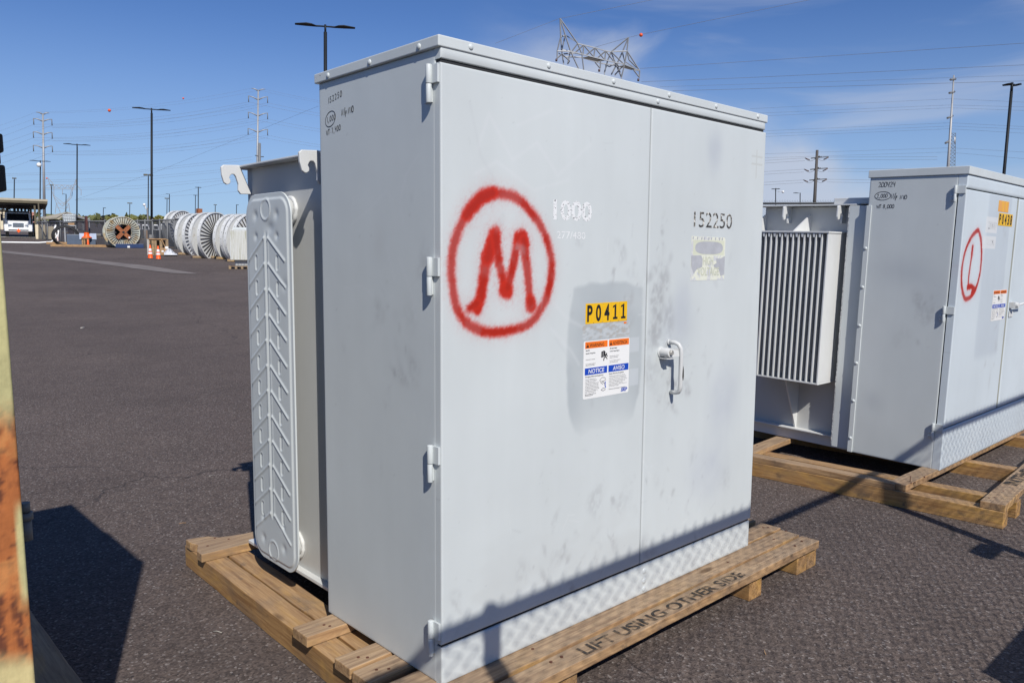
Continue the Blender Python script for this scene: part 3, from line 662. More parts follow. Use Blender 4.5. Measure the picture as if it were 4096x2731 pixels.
for P in ([(1.166, 1.195), (1.166, 1.233), (1.23, 1.233), (1.240, 1.22), (1.238, 1.19), (1.20, 1.18), (1.185, 1.165)], [(1.391, 1.232), (1.391, 1.16), (1.365, 1.155), (1.352, 1.18), (1.322, 1.188), (1.315, 1.198), (1.335, 1.205), (1.330, 1.222), (1.36, 1.222)]): mb.add([(a, yy-.0004, b) for a, b in P], [tuple(range(len(P)))], 1)
text(mb, 'HIGH', (1.243, yy-.0006, 1.198), X_, Z_, .030, .068, 2, .01); text(mb, 'VOLTAGE', (1.208, yy-.0006, 1.158), X_, Z_, .030, .145, 2, .01)
for k in range(9): x = 1.17+k*.024+(k*37 % 5)*.002; mb.add([(x, yy-.0006, 1.292), (x+.007, yy-.0006, 1.292), (x+.009, yy-.0006, 1.302), (x+.001, yy-.0006, 1.302)], [(0, 1, 2, 3)], 1)
mb.build('high_voltage_label', [m_hv, m_hvgray, m_hv2, mat('faded_label_band', (.62, .64, .50), .5)], d2)
mb = MB(); o_ = (-.0006, 0, 0); sx = -.0006
mb = MB(); hand(mb, '152250', (sx, .580, 1.701), (0, -1, 0), Z_, .0180, 1.08, .0026, .14); mb.build('handwritten_line', m_marker, T1)
mb = MB(); hand(mb, '1,000', (sx, .590, 1.643), (0, -1, 0), Z_, .0165, 1.0, .0024, .10); mb.build('handwritten_line', m_marker, T1)
mb = MB(); hand(mb, 'N/p', (sx, .500, 1.654), (0, -1, 0), Z_, .0185, .85, .0030, .05); mb.build('handwritten_line', m_marker, T1)
mb = MB(); hand(mb, 'NI0', (sx, .462, 1.655), (0, -1, 0), Z_, .0185, .85, .0030, .08); mb.build('handwritten_line', m_marker, T1)
mb = MB(); hand(mb, 'WT:7,400', (sx, .594, 1.604), (0, -1, 0), Z_, .0160, .95, .0025, .10); mb.build('handwritten_line', m_marker, T1)
mb = MB(); ribbon(mb, [Vector((sx, .568+.031*math.cos(a), 1.652+.023*math.sin(a)-.005*math.cos(a))) for a in np.linspace(0, 2*PI, 25)[:-1]], Vector((-1, 0, 0)), .0025, 0, True)
mb.build('handdrawn_oval', m_marker, T1)
# tank behind the cabinet
XT = .10
tk = MB(); tk.box(XT, W-XT, D, 1.40, .02, 1.568); tk = tk.build('tank', m_tank, T1, bevel=.004)
mb = MB(); mb.box(.052, W-.052, D+.002, 1.445, 1.566, 1.574); mb.build('tank_cover', m_gray2, T1, bevel=.002)
mb = MB(); mb.box(XT-.025, W-XT+.025, D+.003, 1.43, .008, .022); mb.build('tank_base', m_gray2, T1, bevel=.002)
mb = MB(); mb.box(.045, .075, D+.001, .70, 1.30, 1.60); mb.build('bracket', m_tank, T1)
HK = [(XT, 1.464), (.055, 1.462), (.045, 1.475), (.046, 1.50), (.037, 1.529), (.030, 1.537), (.020, 1.537), (.014, 1.531), (.010, 1.522), (.015, 1.513), (.014, 1.503), (.006, 1.497), (-.001, 1.496), (-.012, 1.503), (-.020, 1.530), (-.022, 1.562), (-.012, 1.571), (.050, 1.575), (.056, 1.570)]
hook(T1, 1.362, HK); hook(T1, .735, HK)
# pressed-steel radiator plate on its header pipes
PW, PH = .355, 1.39
def emboss(U, V):
    # U from the front edge back, V up
    def bump(d, w_): return np.exp(-(d/w_)**2)
    e = np.minimum(np.minimum(U, PW-U), np.minimum(V, PH-V))
    cr = .075; ex = np.clip(cr-np.minimum(U, PW-U), 0, None); ez = np.clip(cr-np.minimum(V, PH-V), 0, None)
    e = np.where((ex > 0) & (ez > 0), cr-np.hypot(ex, ez), e)
    h = .0075*smooth(.016, .026, e)
    c = PW*.52; vin = smooth(.17, .19, V)*smooth(PH-.13, PH-.16, V)
    h = h-.0045*bump(U-c, .006)*vin+.0030*bump(U-c-.014, .006)*vin+.0025*bump(U-c+.014, .005)*vin
    for k in range(12):
        z1 = PH-.16-k*.094; 
        for sgn in (-1, 1):
            a = (c+sgn*.016, z1); b = (c+sgn*.140, z1-.082)
            d = segd(U, V, [a, b]); h = h+.0058*bump(d, .0050)
            if 0 < k: 
                zc = z1+.003; h = h-.0042*(1-smooth(.005, .012, segd(U, V, [(c+sgn*.083, zc+.018), (c+sgn*.083, zc-.018)])))+.0015*bump(segd(U, V, [(c+sgn*.083, zc+.018), (c+sgn*.083, zc-.018)])-.012, .003)
    for zc in (PH-.058, .052): d = np.hypot(U-c, (V-zc)); h = h+.0040*bump(d-.037, .0045)-.001*(d < .036)
    for zc, rr in ((PH-.078, .016), (PH-.155, .012), (.082, .016), (.165, .012)):
        for sgn in (-1, 1): d = np.hypot(U-c-sgn*.083, V-zc); h = h-.0065*np.exp(-(d/rr)**2)
    h = h-.006*np.exp(-((U-c+.03)/.03)**2-((V-PH+.125)/.02)**2)-.004*np.exp(-((U-.05)/.02)**2-((V-PH+.33)/.02)**2)
    return h
rd = panel('radiator_plate', T1, m_paint, (0, .846, .055), Y_, Z_, PW, PH, .004, plain(43), .0032, .0015, emboss, .085, flip=True)
for z in (1.387, .107):
    mb = MB(); mb.cyl((.0, 1.035, z), (XT, 1.035, z), .046, n=24)
    rw = random.Random(int(z*100)); ca = [(XT-.005, 1.035+(.048+rw.uniform(-.002, .002))*math.cos(a), z+(.048+rw.uniform(-.002, .002))*math.sin(a)) for a in np.linspace(0, 2*PI, 41)]; mb.tube(ca, [rw.uniform(.0065, .0095) for _ in ca], 7)
    mb.cyl((.018, 1.035, z), (.032, 1.035, z), .052, n=24); mb.build('header_pipe', m_gray2, rd)

# ================================================================== wooden pallets
def board(name, root, x0, x1, y0, y1, z0, z1, m, along='x', jit=.004, bev=.003, rough=True, twist=0):
    """one piece of lumber as its own mesh, grain along its length"""
    L_, Wd = (x1-x0, y1-y0) if along == 'x' else (y1-y0, x1-x0); n = max(3, int(L_/.12)); mb = MB(); rnd = random.Random(name+str(x0)+str(y0)); vs = []
    for i in range(n+1):
        x = -L_/2+L_*i/n; j = lambda: rnd.uniform(-jit, jit)*.5
        a = j(); vs += [(x, -Wd/2+j(), -(z1-z0)/2), (x, Wd/2+j(), -(z1-z0)/2), (x, Wd/2+j(), (z1-z0)/2+a*.3), (x, -Wd/2+j(), (z1-z0)/2+a*.3)]
    fs = [(i*4+k, i*4+(k+1) % 4, i*4+4+(k+1) % 4, i*4+4+k) for i in range(n) for k in range(4)]; fs = [f[::-1] for f in fs]
    fs += [(0, 1, 2, 3), tuple(n*4+k for k in (3, 2, 1, 0))]
    mb.add(vs, fs, 0)
    return mb.build(name, m, root, ((x0+x1)/2, (y0+y1)/2, (z0+z1)/2), (0, 0, (0 if along == 'x' else PI/2)+twist), bevel=bev)
G0 = -.127
PL1 = thing('wooden_pallet', 'wooden pallet under the P0411 transformer, with a plank stencilled LIFT USING OTHER SIDE', 'pallet', (0, 0, G0), group='pallets under the transformers')
B0, B1 = .127-.036, .127
bds = [(-.145, 1.955, -.170, -.090), (-.145, 1.955, -.079, .010), (-.14, 1.975, .020, .117), (-.149, 1.98, .150, .241), (-.146, 1.97, .258, .347), (-.145, 1.95, .520, .616)]
for i, b in enumerate(bds): board('deck_board', PL1, *b, B0+.0002, B1-(.0025 if i == 0 else 0), m_wood)
mb = MB(); fb = [(-.099, 1.668), (-.10, 1.62), (-.085, 1.57), (-.117, 1.50), (-.117, 1.451), (.5, 1.44), (1.75, 1.44), (1.75, 1.585), (.5, 1.585), (.12, 1.572), (.02, 1.60), (-.01, 1.645), (-.05, 1.66)]
mb.ext([(a-.8, b-1.5, 0) for a, b in fb], (0, 0, .036)); mb.build('deck_board', m_wood, PL1, (.8, 1.5, B0), bevel=.003)
for x0, x1, y0, y1 in ((-.128, -.040, -.150, 1.70), (-.033, .056, -.150, 1.62), (.322, .412, -.150, 1.60), (1.418, 1.511, -.150, 1.60), (1.805, 1.890, -.150, 1.60), (1.894, 1.976, -.150, 1.60)):
    sk_ = -.026 if x0 < .1 else 0; dx_ = .012 if x0 < .1 else 0
    board('beam', PL1, x0+dx_, x1+dx_, y0, y1, 0, B0-.001, m_wood2, 'y', .003, twist=sk_)
mb = MB(); text(mb, 'LIFT USING OTHER SIDE', (.442, -.160, .1275), X_, Y_, .047, .93, 0, .02)
def worn_print():
    m = bpy.data.materials.new('worn_stencil_ink'); m.use_nodes = True; t = m.node_tree; p = t.nodes['Principled BSDF']; p.inputs['Roughness'].default_value = .8
    tc = N(t, 'ShaderNodeTexCoord'); n = N(t, 'ShaderNodeTexNoise'); n.inputs['Scale'].default_value = 38; n.inputs['Detail'].default_value = 6
    r = N(t, 'ShaderNodeMapRange'); r.inputs[1].default_value = .42; r.inputs[2].default_value = .62; r.inputs[3].default_value = .95; r.inputs[4].default_value = .25
    p.inputs['Base Color'].default_value = (.03, .026, .022, 1)
    t.links.new(tc.outputs['Object'], n.inputs[0]); t.links.new(n.outputs[0], r.inputs[0]); t.links.new(r.outputs[0], p.inputs['Alpha']); return m
m_stencil = worn_print()
mb.build('stencil_lettering', m_stencil, PL1)
mb = MB()
for x, y in ((.343, -.021), (.376, -.115), (.329, -.115), (1.43, -.041), (1.81, -.133), (1.885, -.126), (1.813, -.033), (1.917, .077), (1.934, .062), (1.952, -.016), (-.09, .30), (-.07, .28), (-.09, .20), (-.06, .18), (-.06, .56), (-.05, .54), (-.06, 1.53), (0, 1.60), (.04, 1.55), (-.09, -.03), (-.08, -.12)):
    mb = MB(); mb.cyl((x, y, B1-.002), (x, y, B1+.0012), .0050, n=8); mb.build('nail', m_nail, PL1)

# pallet 2 (turned slightly, longer beams in front)
A2 = math.radians(-3.9)
PL2 = thing('wooden_pallet', 'open wooden pallet with long bare beams under the P0438 transformer at the right', 'pallet', (3.20, 0, gz(3.2, 0)), (0, 0, .045), 'pallets under the transformers')
g2 = -gz(3.2, 0)
B0, B1 = g2-.040, g2-.004
board('beam', PL2, -.088, .002, -.560, 1.45, 0, B0, m_wood2, 'y', .003)
board('beam', PL2, .155, .245, -.565, 1.45, 0, B0, m_wood2, 'y', .003)
board('beam', PL2, .90, .99, -.56, 1.45, 0, B0, m_wood2, 'y', .003); board('beam', PL2, 1.95, 2.04, -.56, 1.45, 0, B0, m_wood2, 'y', .003)
board('deck_board', PL2, -.085, .000, -.030, 1.42, B0+.001, B1, m_wood, 'y')
board('deck_board', PL2, -.07, 2.2, -.138, -.042, B0+.001, B1+.001, m_wood, 'x', twist=-.045)
bd = board('deck_board', PL2, -.08, 2.2, -.540, -.425, B0+.001, B1+.001, m_wood, 'x', twist=.02)
board('deck_board', PL2, .004, .60, .86, .965, B0+.001, B1, m_wood, 'x', twist=.03); board('deck_board', PL2, .004, 2.2, 1.2, 1.3, B0+.001, B1, m_wood, 'x')
mb = MB(); text(mb, 'INTENDED LIFT SIDE', (.36, -.515, B1+.0030), X_, Y_, .06, 1.2, 0, .05); mb.build('stencil_lettering', m_stencil, PL2)
mb = MB()
for x, y in ((0, -.09), (.03, -.10), (.19, -.10), (0, -.47), (.03, -.49), (.2, -.49), (.06, .90), (.2, .93)): mb = MB(); mb.cyl((x, y, B1-.002), (x, y, B1+.0025), .005, n=8); mb.build('nail', m_nail, PL2)
mb = MB(); mb.tube([(.03, -.075, B1), (.034, -.075, B1+.03)], .002, 6); mb.build('nail', m_nail, PL2)

# ================================================================== transformer 2
T2 = thing('pad_mounted_transformer', 'gray transformer marked P0438 with a red circled L, cut by the right edge', 'transformer', (3.6191, -.0976, -.0075), (.0265, 0, 0), 'pad-mounted transformers on pallets')
W2, D2, H2, t2 = 1.87, .545, 1.757, .048
RING2 = closed([(.248, 1.406), (.29, 1.384), (.33, 1.338), (.354, 1.277), (.365, 1.205), (.357, 1.139), (.32, 1.068), (.268, 1.031), (.204, 1.009), (.143, 1.009), (.101, 1.04), (.07, 1.078), (.051, 1.124), (.042, 1.179), (.052, 1.238), (.076, 1.292), (.122, 1.343), (.179, 1.381)])
LST = [([(.187, 1.308), (.185, 1.266), (.179, 1.215), (.171, 1.15), (.172, 1.075), (.226, 1.079), (.302, 1.059), (.251, 1.041)][:5], .85), ([(.187, 1.308), (.185, 1.266), (.179, 1.215), (.171, 1.15), (.172, 1.075), (.226, 1.079), (.302, 1.059), (.251, 1.041)][:2], 1.15), ([(.187, 1.308), (.185, 1.266), (.179, 1.215), (.171, 1.15), (.172, 1.075), (.226, 1.079), (.302, 1.059), (.251, 1.041)][4:8], 1.25)]
def door1b(U, V):
    X, Z = U, V+.255; C = weather(X, Z, 53)*np.array((1.01, 1.05, 1.11))
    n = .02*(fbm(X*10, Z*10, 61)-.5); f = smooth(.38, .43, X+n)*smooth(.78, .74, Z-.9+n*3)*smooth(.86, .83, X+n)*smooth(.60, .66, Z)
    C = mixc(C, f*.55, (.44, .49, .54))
    C = spray(C, X, Z, [(RING2, 1)], .0165, 71, .006); C = spray(C, X, Z, LST, .0165, 75, .005)
    for a in ((.385, .60, 1.395, 1.495), (.355, .60, 1.305, 1.378)):
        r = (X > a[0]) & (X < a[1]) & (Z > a[2]) & (Z < a[3]); C = mixc(C, r*.8, (.66, .67, .67))
    C = scuffs(C, X, Z, 14, (.5, .95, .3, .9), 77, .4, .03); C = scuffs(C, X, Z, 12, (.55, .9, 1.1, 1.6), 78, .25, .02)
    return C
def side2(U, V):
    X, Z = U, V; C = weather(X, Z, 63, .03)
    C = mixc(C, np.exp(-(((X-.3)/.18)**2+((Z-1.15)/.09)**2))*.35*(.4+fbm(X*8, Z*8, 5)), (.38, .41, .44))
    C = mixc(C, np.exp(-(((X-.12)/.10)**2+((Z-1.02)/.11)**2))*.30, (.40, .43, .46)); C = mixc(C, np.exp(-(((X-.42)/.06)**2+((Z-.35)/.06)**2))*.35, (.38, .41, .44))
    C = mixc(C, np.exp(-(((X-.47)/.09)**2+((Z-.75)/.2)**2))*.2, (.60, .61, .61))
    return scuffs(C, X, Z, 22, (.06, .25, .7, 1.1), 66, .45, .025)
panel('side_panel', T2, m_paint, (0, D2, 0), (0, -1, 0), Z_, D2-t2, H2-.046, .02, lambda U, V: side2(D2-U, V), .010, .004)
mb = MB(); mb.box(.003, W2-.003, t2+.014, D2-.002, .002, H2-.048); mb.build('cabinet_shell', m_gray, T2)
mb = MB(); mb.box(.009, W2-.009, .012, t2+.013, .004, H2-.05); mb.build('door_gap', m_dark, T2)
d3 = panel('door', T2, m_paint, (.0, 0, .255), X_, Z_, .961, 1.375, t2-.013, door1b, .0050, .006)
d4 = panel('door', T2, m_paint, (1.000, 0, .255), X_, Z_, .866, 1.375, t2-.006, lambda U, V: plain(81, 16, (0, .8, 0, 1.3))(U, V)*np.array((1.01, 1.05, 1.11)), .015, .006)
mb = MB(); mb.box(.975, .996, .004, t2, .26, 1.62); mb.build('door_flange', mat('aged_primer', (.33, .33, .27), .6, mot=(9, .3, (1, 1, .3))), T2)
panel('sill', T2, m_paint, (0, 0, 0), X_, Z_, W2, .248, t2-.006, lambda U, V: plain(83, 10, (0, 1.8, 0, .25))(U, V)*np.array((1.01, 1.05, 1.11)), .015, .005)
panel('header', T2, m_paint, (0, 0, 1.637), X_, Z_, W2, .073, t2-.006, lambda U, V: plain(85)(U, V)*np.array((1.01, 1.05, 1.11)), .02, .005)
mb = MB(); mb.box(-.008, W2+.008, -.008, D2+.01, H2-.0455, H2); mb.build('lid', m_gray, T2, bevel=.003)
for z0, z1 in ((1.560, 1.650), (.875, .965), (.183, .275)): hinge(T2, z0, z1, .046)
mb = MB(); mb.box(-.006, .004, .522, .552, .0, 1.546); fl = mb.build('corner_flange', m_gray, T2, bevel=.0015)
for z in (1.285, 1.046, .807, .57, .33, .09): mb = MB(); mb.dome((-.006, .537, z), (-1, 0, 0), .010, .007); mb.build('bolt', m_gray, fl)
digit_tiles(d3, 'P0438', .607, 1.447, .28, .076, y=-.0010)
mb = MB(); mb.ext([(.583, -.001, 1.531), (.783, -.001, 1.531), (.783, -.001, 1.598), (.583, -.001, 1.598)], (0, .0005, 0)); mb.build('yellow_decal', m_yelworn, d3)
warning_label(d3, .650, .850, .275, .195, y=-.001)
plane_text('rating_lettering', '2000', .43, 1.42, .05, .15, mat2('mostly_peeled_lettering', (.03, .03, .04), (.66, .67, .67), 28, .38, .42, .5, bump=0), d3, y=-.001)
plane_text('voltage_lettering', '7.2R', .44, 1.325, .035, .13, bpy.data.materials['mostly_peeled_lettering'], d3, y=-.001)
mb = MB(); mb.box(.01, .05, -.035, -.001, .66, .70); mb.cyl((.03, -.035, .68), (.03, -.05, .68), .018, n=14); mb.box(.01, .09, -.006, -.002, .60, .64); mb.cyl((.05, -.008, .62), (.05, -.006, .62), .012, n=12)
mb.tube([(.03, -.04, .68), (.12, -.05, .69), (.2, -.05, .69)], .007, 8); mb.build('handle', m_gray2, d4, loc=(1.0, 0, .26), bevel=.001)
mb = MB(); sx = -.0008
mb = MB(); hand(mb, '200424', (sx, .492, 1.655), (0, -1, 0), Z_, .029, .72, .0034, 0); mb.build('handwritten_line', m_marker, T2)
mb = MB(); hand(mb, '2,000', (sx, .497, 1.592), (0, -1, 0), Z_, .022, .78, .0030, 0); mb.build('handwritten_line', m_marker, T2)
mb = MB(); hand(mb, 'N/p', (sx, .412, 1.585), (0, -1, 0), Z_, .029, .6, .0034, 0); mb.build('handwritten_line', m_marker, T2)
mb = MB(); hand(mb, 'NI0', (sx, .360, 1.580), (0, -1, 0), Z_, .024, .8, .0034, 0); mb.build('handwritten_line', m_marker, T2)
mb = MB(); hand(mb, 'WT:8,000', (sx, .492, 1.528), (0, -1, 0), Z_, .022, .80, .0032, 0); mb.build('handwritten_line', m_marker, T2)
mb = MB(); ribbon(mb, [Vector((sx, .462+.047*math.cos(a), 1.602+.025*math.sin(a))) for a in np.linspace(0, 2*PI, 25)[:-1]], Vector((-1, 0, 0)), .0032, 0, True)
mb.build('handdrawn_oval', m_marker, T2)
# tank, cover, hooks, gussets and fin bank of transformer 2
mb = MB(); mb.box(.03, .045, .5462, .672, .004, 1.548); mb.box(.046, W2-.046, .56, .599, .01, 1.50); fl2 = mb.build('tank_flange', m_gray, T2, bevel=.002)
mb = MB(); rnd = random.Random(4)
for k in range(150): mb.ball((.034, .674+rnd.uniform(-.001, .002), .02+k*.0102), rnd.uniform(.004, .006), 6, 4)
mb.build('weld_bead', m_gray2, fl2)
mb = MB(); mb.box(.12, W2-.12, .60, 1.30, .06, 1.548); mb.build('tank', m_tank, T2, bevel=.003)
mb = MB(); mb.box(.04, W2-.04, .63, 1.34, 1.552, 1.560); mb.build('tank_cover', m_gray2, T2, bevel=.002)
mb = MB(); mb.box(.08, W2-.12, .553, .80, 1.561, 1.60); mb.build('cover_box', m_gray2, T2, bevel=.003)
mb = MB(); mb.box(.06, W2-.06, .60, 1.34, .054, .062); mb.box(.10, .112, .60, 1.34, -.02, .053); mb.build('tank_base', m_gray2, T2, bevel=.0015)
for y in (.735, 1.105):
    hook(T2, y, [(.12, 1.44), (.075, 1.44), (.072, 1.46), (.078, 1.485), (.070, 1.50), (.055, 1.503), (.044, 1.495), (.044, 1.472), (.036, 1.462), (.018, 1.462), (.010, 1.48), (.012, 1.54), (.020, 1.551), (.12, 1.551)])
def gus(name, pts, y, th=.01): mb = MB(); mb.ext([(a, y, b) for a, b in pts], (0, th, 0)); return mb.build(name, m_gray2, T2)
gus('gusset', [(.12, 1.385), (-.10, 1.385), (.115, 1.50), (.12, 1.50)], .965)
gus('gusset', [(.12, .43), (-.08, .43), (.105, .062), (.12, .062)], .965)
gus('gusset', [(.12, 1.385), (-.10, 1.385), (.115, 1.50), (.12, 1.50)], 1.29)
FX0 = -.125
for k in range(14):
    y = .722+k*.0385; mb = MB()
    mb.box(FX0, .118, y, y+.011, .425, 1.372)
    mb.ext([(FX0, y-.001, 1.372), (FX0, y+.0285, 1.372), (FX0, y+.024, 1.345), (FX0, y+.004, 1.345)], (.03, 0, 0)) if k else None
    mb.build('radiator_fin', m_gray2, T2, bevel=.002)
mb = MB(); mb.box(FX0-.004, .118, .718, 1.25, 1.373, 1.385); mb.build('radiator_header', m_gray2, T2, bevel=.002); mb = MB(); mb.box(FX0-.003, .118, .719, 1.25, .414, .424); mb.build('radiator_header', m_gray2, T2, bevel=.002)
#FAR
# ================================================================== transformer 3: rusted, at the left edge, casts the big shadow
X3, Y3, H3, D3 = -1.004, -.05, 1.74, 1.12
T3 = thing('pad_mounted_transformer', 'rust-eaten pale yellow-green cabinet corner very close at the left edge', 'transformer', (X3, Y3, 0), (0, -.014, 0), group='pad-mounted transformers on pallets')
def rustface(U, V):
    n = fbm(U*5, V*3, 91, 5); edge = smooth(.03, .0, 1.7-U)*.28
    r = (1-smooth(.86, .93, V+(n-.5)*.22))*smooth(.42, .47, V+(n-.5)*.18-(1.7-U)*.5)
    r = r*(1-(1-smooth(.006, .014, 1.7-U+(n-.5)*.02))*smooth(.56, .60, V)*(1-smooth(.74, .78, V)))
    g = .55*fbm(U*60, V*14, 95, 5)+.45*fbm(U*120, V*90, 96, 3)
    paint = np.array((.50, .46, .22))*(1+.25*(n-.5))[..., None]; low = (1-smooth(.5, .62, V))[..., None]*.7; paint = paint*(1-low)+np.array((.62, .50, .24))*low
    gr = smooth(.56, .62, fbm(U*9, V*5, 97, 4))*smooth(.8, .95, V); paint = mixc(paint, gr*.6, (.46, .47, .48))
    rust = np.array((.40, .125, .032))*smooth(.40, .56, g)[..., None]+np.array((.12, .034, .014))*(1-smooth(.40, .56, g))[..., None]
    rust = mixc(rust, smooth(.52, .64, fbm(U*26, V*16, 99, 4))*.5, (.55, .25, .08))
    return mixc(paint, np.clip(r, 0, 1), rust)
m_rustattr = mat('rusted_paint', (1, 1, 1), .8, attr='Col', mot=(30, .25, (1, 1, .4)), bump=(45, .6, .003))
panel('cabinet_front', T3, m_rustattr, (-1.7, 0, 0), X_, Z_, 1.7, H3, .03, rustface, .0055, .006)
mb = MB(); mb.box(-1.7, -.004, .031, .52, .004, H3-.002); mb.build('cabinet_shell', mat('chalky_green_paint', (.42, .43, .28), .7, mot=(4, .3, (1, 1, .5))), T3, bevel=.004)
mb = MB(); mb.box(-1.66, -.13, .522, D3-.02, .02, H3-.14); mb.build('tank', m_tank, T3, bevel=.004)
mb = MB(); mb.box(-1.66, -.01, .524, D3, H3-.03, H3-.012); mb.build('tank_cover', m_tank, T3)
for k in range(13):
    mb = MB(); mb.box(-.128, -.006, .56+k*.043, .572+k*.043, .10, H3-.05); mb.build('radiator_fin', m_tank, T3, bevel=.002)
mb = MB(); mb.box(-.002, .076, .33, .40, 1.352, 1.407); mb.box(-.002, .070, .335, .395, 1.408, 1.432); mb.box(-.002, .076, .33, .40, 1.433, 1.472); mb.build('latch_block', m_dark_steel_shade, T3, bevel=.004)  # dark colour carries the shade on its unlit faces
mb = MB(); mb.cyl((.104, .55, 0.515), (.104, .55, 0.565), .013, n=14); mb.cyl((.104, .55, 0.567), (.104, .55, 0.585), .017, n=14); mb.cyl((.104, .55, 0.587), (.104, .55, 0.610), .012, n=14); mb.cyl((-.004, .55, .54), (.104, .55, .54), .010, n=12); mb.build('drain_valve', m_galvd, T3)
PL3 = thing('wooden_pallet', 'shaded wooden pallet beam beneath the rusted transformer at the lower left corner', 'pallet', (-1.85, .7, G0), group='pallets under the transformers')
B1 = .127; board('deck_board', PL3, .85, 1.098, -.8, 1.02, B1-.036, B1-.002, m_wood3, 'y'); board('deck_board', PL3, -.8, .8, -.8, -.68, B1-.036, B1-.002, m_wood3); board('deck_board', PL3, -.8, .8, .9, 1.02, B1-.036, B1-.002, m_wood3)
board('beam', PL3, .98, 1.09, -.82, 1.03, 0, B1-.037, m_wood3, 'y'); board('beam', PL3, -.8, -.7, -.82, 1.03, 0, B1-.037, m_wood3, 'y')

# ================================================================== chain-link fences
def chain(name, p0, p1, h, pitch=.0575, wr=.0022, lab='', posts=(), prail=.021, zb=.05, barb=True, group=None, mid=False, pm=None):
    """galvanised chain link: woven wire, top rail, posts"""
    p0 = Vector(p0); p1 = Vector(p1); d = (p1-p0); Lg = d.length; a = math.atan2(d.y, d.x); sl = d.z
    t = thing(name, lab, 'fence', p0, (0, -math.asin(sl/Lg), a), group); pm = pm or m_galv
    mb = MB(); nx = int(Lg/pitch); nz = int((h-zb+.06)/pitch*2)
    ztop = h+(.05 if barb else 0)
    for i in range(nx+1):
        x = i*pitch; pts = []
        for k in range(nz+1):
            pts.append((x+(pitch/2 if k % 2 else -pitch/2)*1.02, (.0028 if k % 2 else -.0028), ztop-k*pitch/2))
        q = [pts[0]]
        # twisted barb above the rail
        q = [(x-pitch*.12, 0, ztop+.028)]+[pts[0]]+pts[1:]
        mb.tube(q, wr, 3, False, smo=False)
    mb.build('wire_mesh', pm, t)
    mb = MB(); mb.cyl((-.1, .025, h), (Lg+.1, .025, h), prail, n=10); mb.build('top_rail', pm, t)
    for x in posts: mb = MB(); mb.cyl((x, .045, -.25), (x, .045, h+.0), .033, n=12); mb.dome((x, .045, h+.0), Z_, .033, .015); mb.build('post', pm, t)
    return t
chain('chain_link_fence', (-1.75, -1.80, -.127), (6.2, -1.80, -.127), 2.006, .068, .0027, 'galvanised chain-link fence beside the photographer, throwing rail and mesh shadows on the pallets', posts=(1.19, 4.13, 7.08), group='chain-link fences', prail=.023)
fp = thing('metal_sign', 'flat metal sign hung on the near fence, its shadow falling in the bottom right corner', 'sign', (1.537, -1.782, .124))
mb = MB(); mb.box(-.38, .38, 0, .006, 0, .56); mb.build('sheet', m_galv, fp, bevel=.002)
for x in (-.33, .33): mb = MB(); mb.tube([(x, -.012, .50), (x, .010, .50)], .004, 6); mb.build('wire_tie', m_galvd, fp)
mb = MB(); mb.box(-.09, .09, -.025, .025, -.035, .035); tag(mb.build('fence_clamp', m_galvd, loc=(2.24, -1.775, 1.02), bevel=.008), 'boxy clamp on the near fence post casting a lobe beside its shadow', 'clamp')
a_ = at(2850, 815, 19.6); b_ = at(3640, 813, 21.5)
chain('chain_link_fence', (a_[0], a_[1], gz(*a_[:2])), (b_[0], b_[1], gz(*b_[:2])), a_[2]-gz(*a_[:2]), .062, .0036, 'dark chain-link fence seen in the gap between the two gray transformers', posts=(1.2, 4.2, 7.2), group='chain-link fences', pm=mat('dark_fence_wire', (.05, .055, .06), .6), prail=.026)
# dark stack behind transformer 2
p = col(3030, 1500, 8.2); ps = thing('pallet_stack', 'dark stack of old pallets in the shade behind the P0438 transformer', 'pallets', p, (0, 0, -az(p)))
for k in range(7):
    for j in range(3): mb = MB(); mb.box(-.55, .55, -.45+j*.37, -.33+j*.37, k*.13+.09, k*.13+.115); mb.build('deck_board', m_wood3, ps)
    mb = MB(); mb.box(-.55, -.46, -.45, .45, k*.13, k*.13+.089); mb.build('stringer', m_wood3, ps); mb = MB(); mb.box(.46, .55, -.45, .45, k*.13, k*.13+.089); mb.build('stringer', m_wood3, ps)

# screened yard fence far behind
def screen():
    m = bpy.data.materials.new('windscreen_fabric'); m.use_nodes = True; t = m.node_tree; p = t.nodes['Principled BSDF']; p.inputs['Roughness'].default_value = .9
    p.inputs['Base Color'].default_value = (.055, .062, .075, 1); p.inputs['Alpha'].default_value = .60; return m
m_screen = screen()
FP = [(150, 957, 889), (190, 962, 888), (300, 976, 886), (420, 986, 885), (520, 991, 884), (610, 993, 883), (700, 997, 878), (800, 1001, 873), (960, 1008, 868)]
pts = [ground(u, v) for u, v, _ in FP]; tops = [at(u, vt, math.hypot(p[0]-CAM[0], p[1]-CAM[1])) for (u, _, vt), p in zip(FP, pts)]
fn = thing('screened_fence', 'long chain-link fence with gray windscreen fabric behind the reels', 'fence', Vector(pts[4]))
O4 = Vector(pts[4])
for i in range(len(pts)-1):
    a, b, c, d = Vector(pts[i])-O4, Vector(pts[i+1])-O4, Vector(tops[i+1])-O4, Vector(tops[i])-O4
    mb = MB(); mb.add([a-Vector((0, 0, .3)), b-Vector((0, 0, .3)), c, d], [(0, 1, 2, 3)]); mb.build('fence_fabric', m_screen, fn)
    mb = MB(); mb.cyl(d, c, .05, n=6); mb.build('top_rail', m_galvd, fn)
    n = 3 if i > 2 else 2
    for k in range(n): f = k/n; mb = MB(); mb.cyl(a.lerp(b, f)-Vector((0, 0, .3)), d.lerp(c, f)+Vector((0, 0, .1)), .045, n=6); mb.build('post', m_galvd, fn)

def offax(u): return math.cos(math.atan((u-2048)/FPX))
def kw(u, d): return d*offax(u)**2/FPX        # metres per photo pixel across, at distance d
def kh(u, d): return d*offax(u)/FPX           # and upward
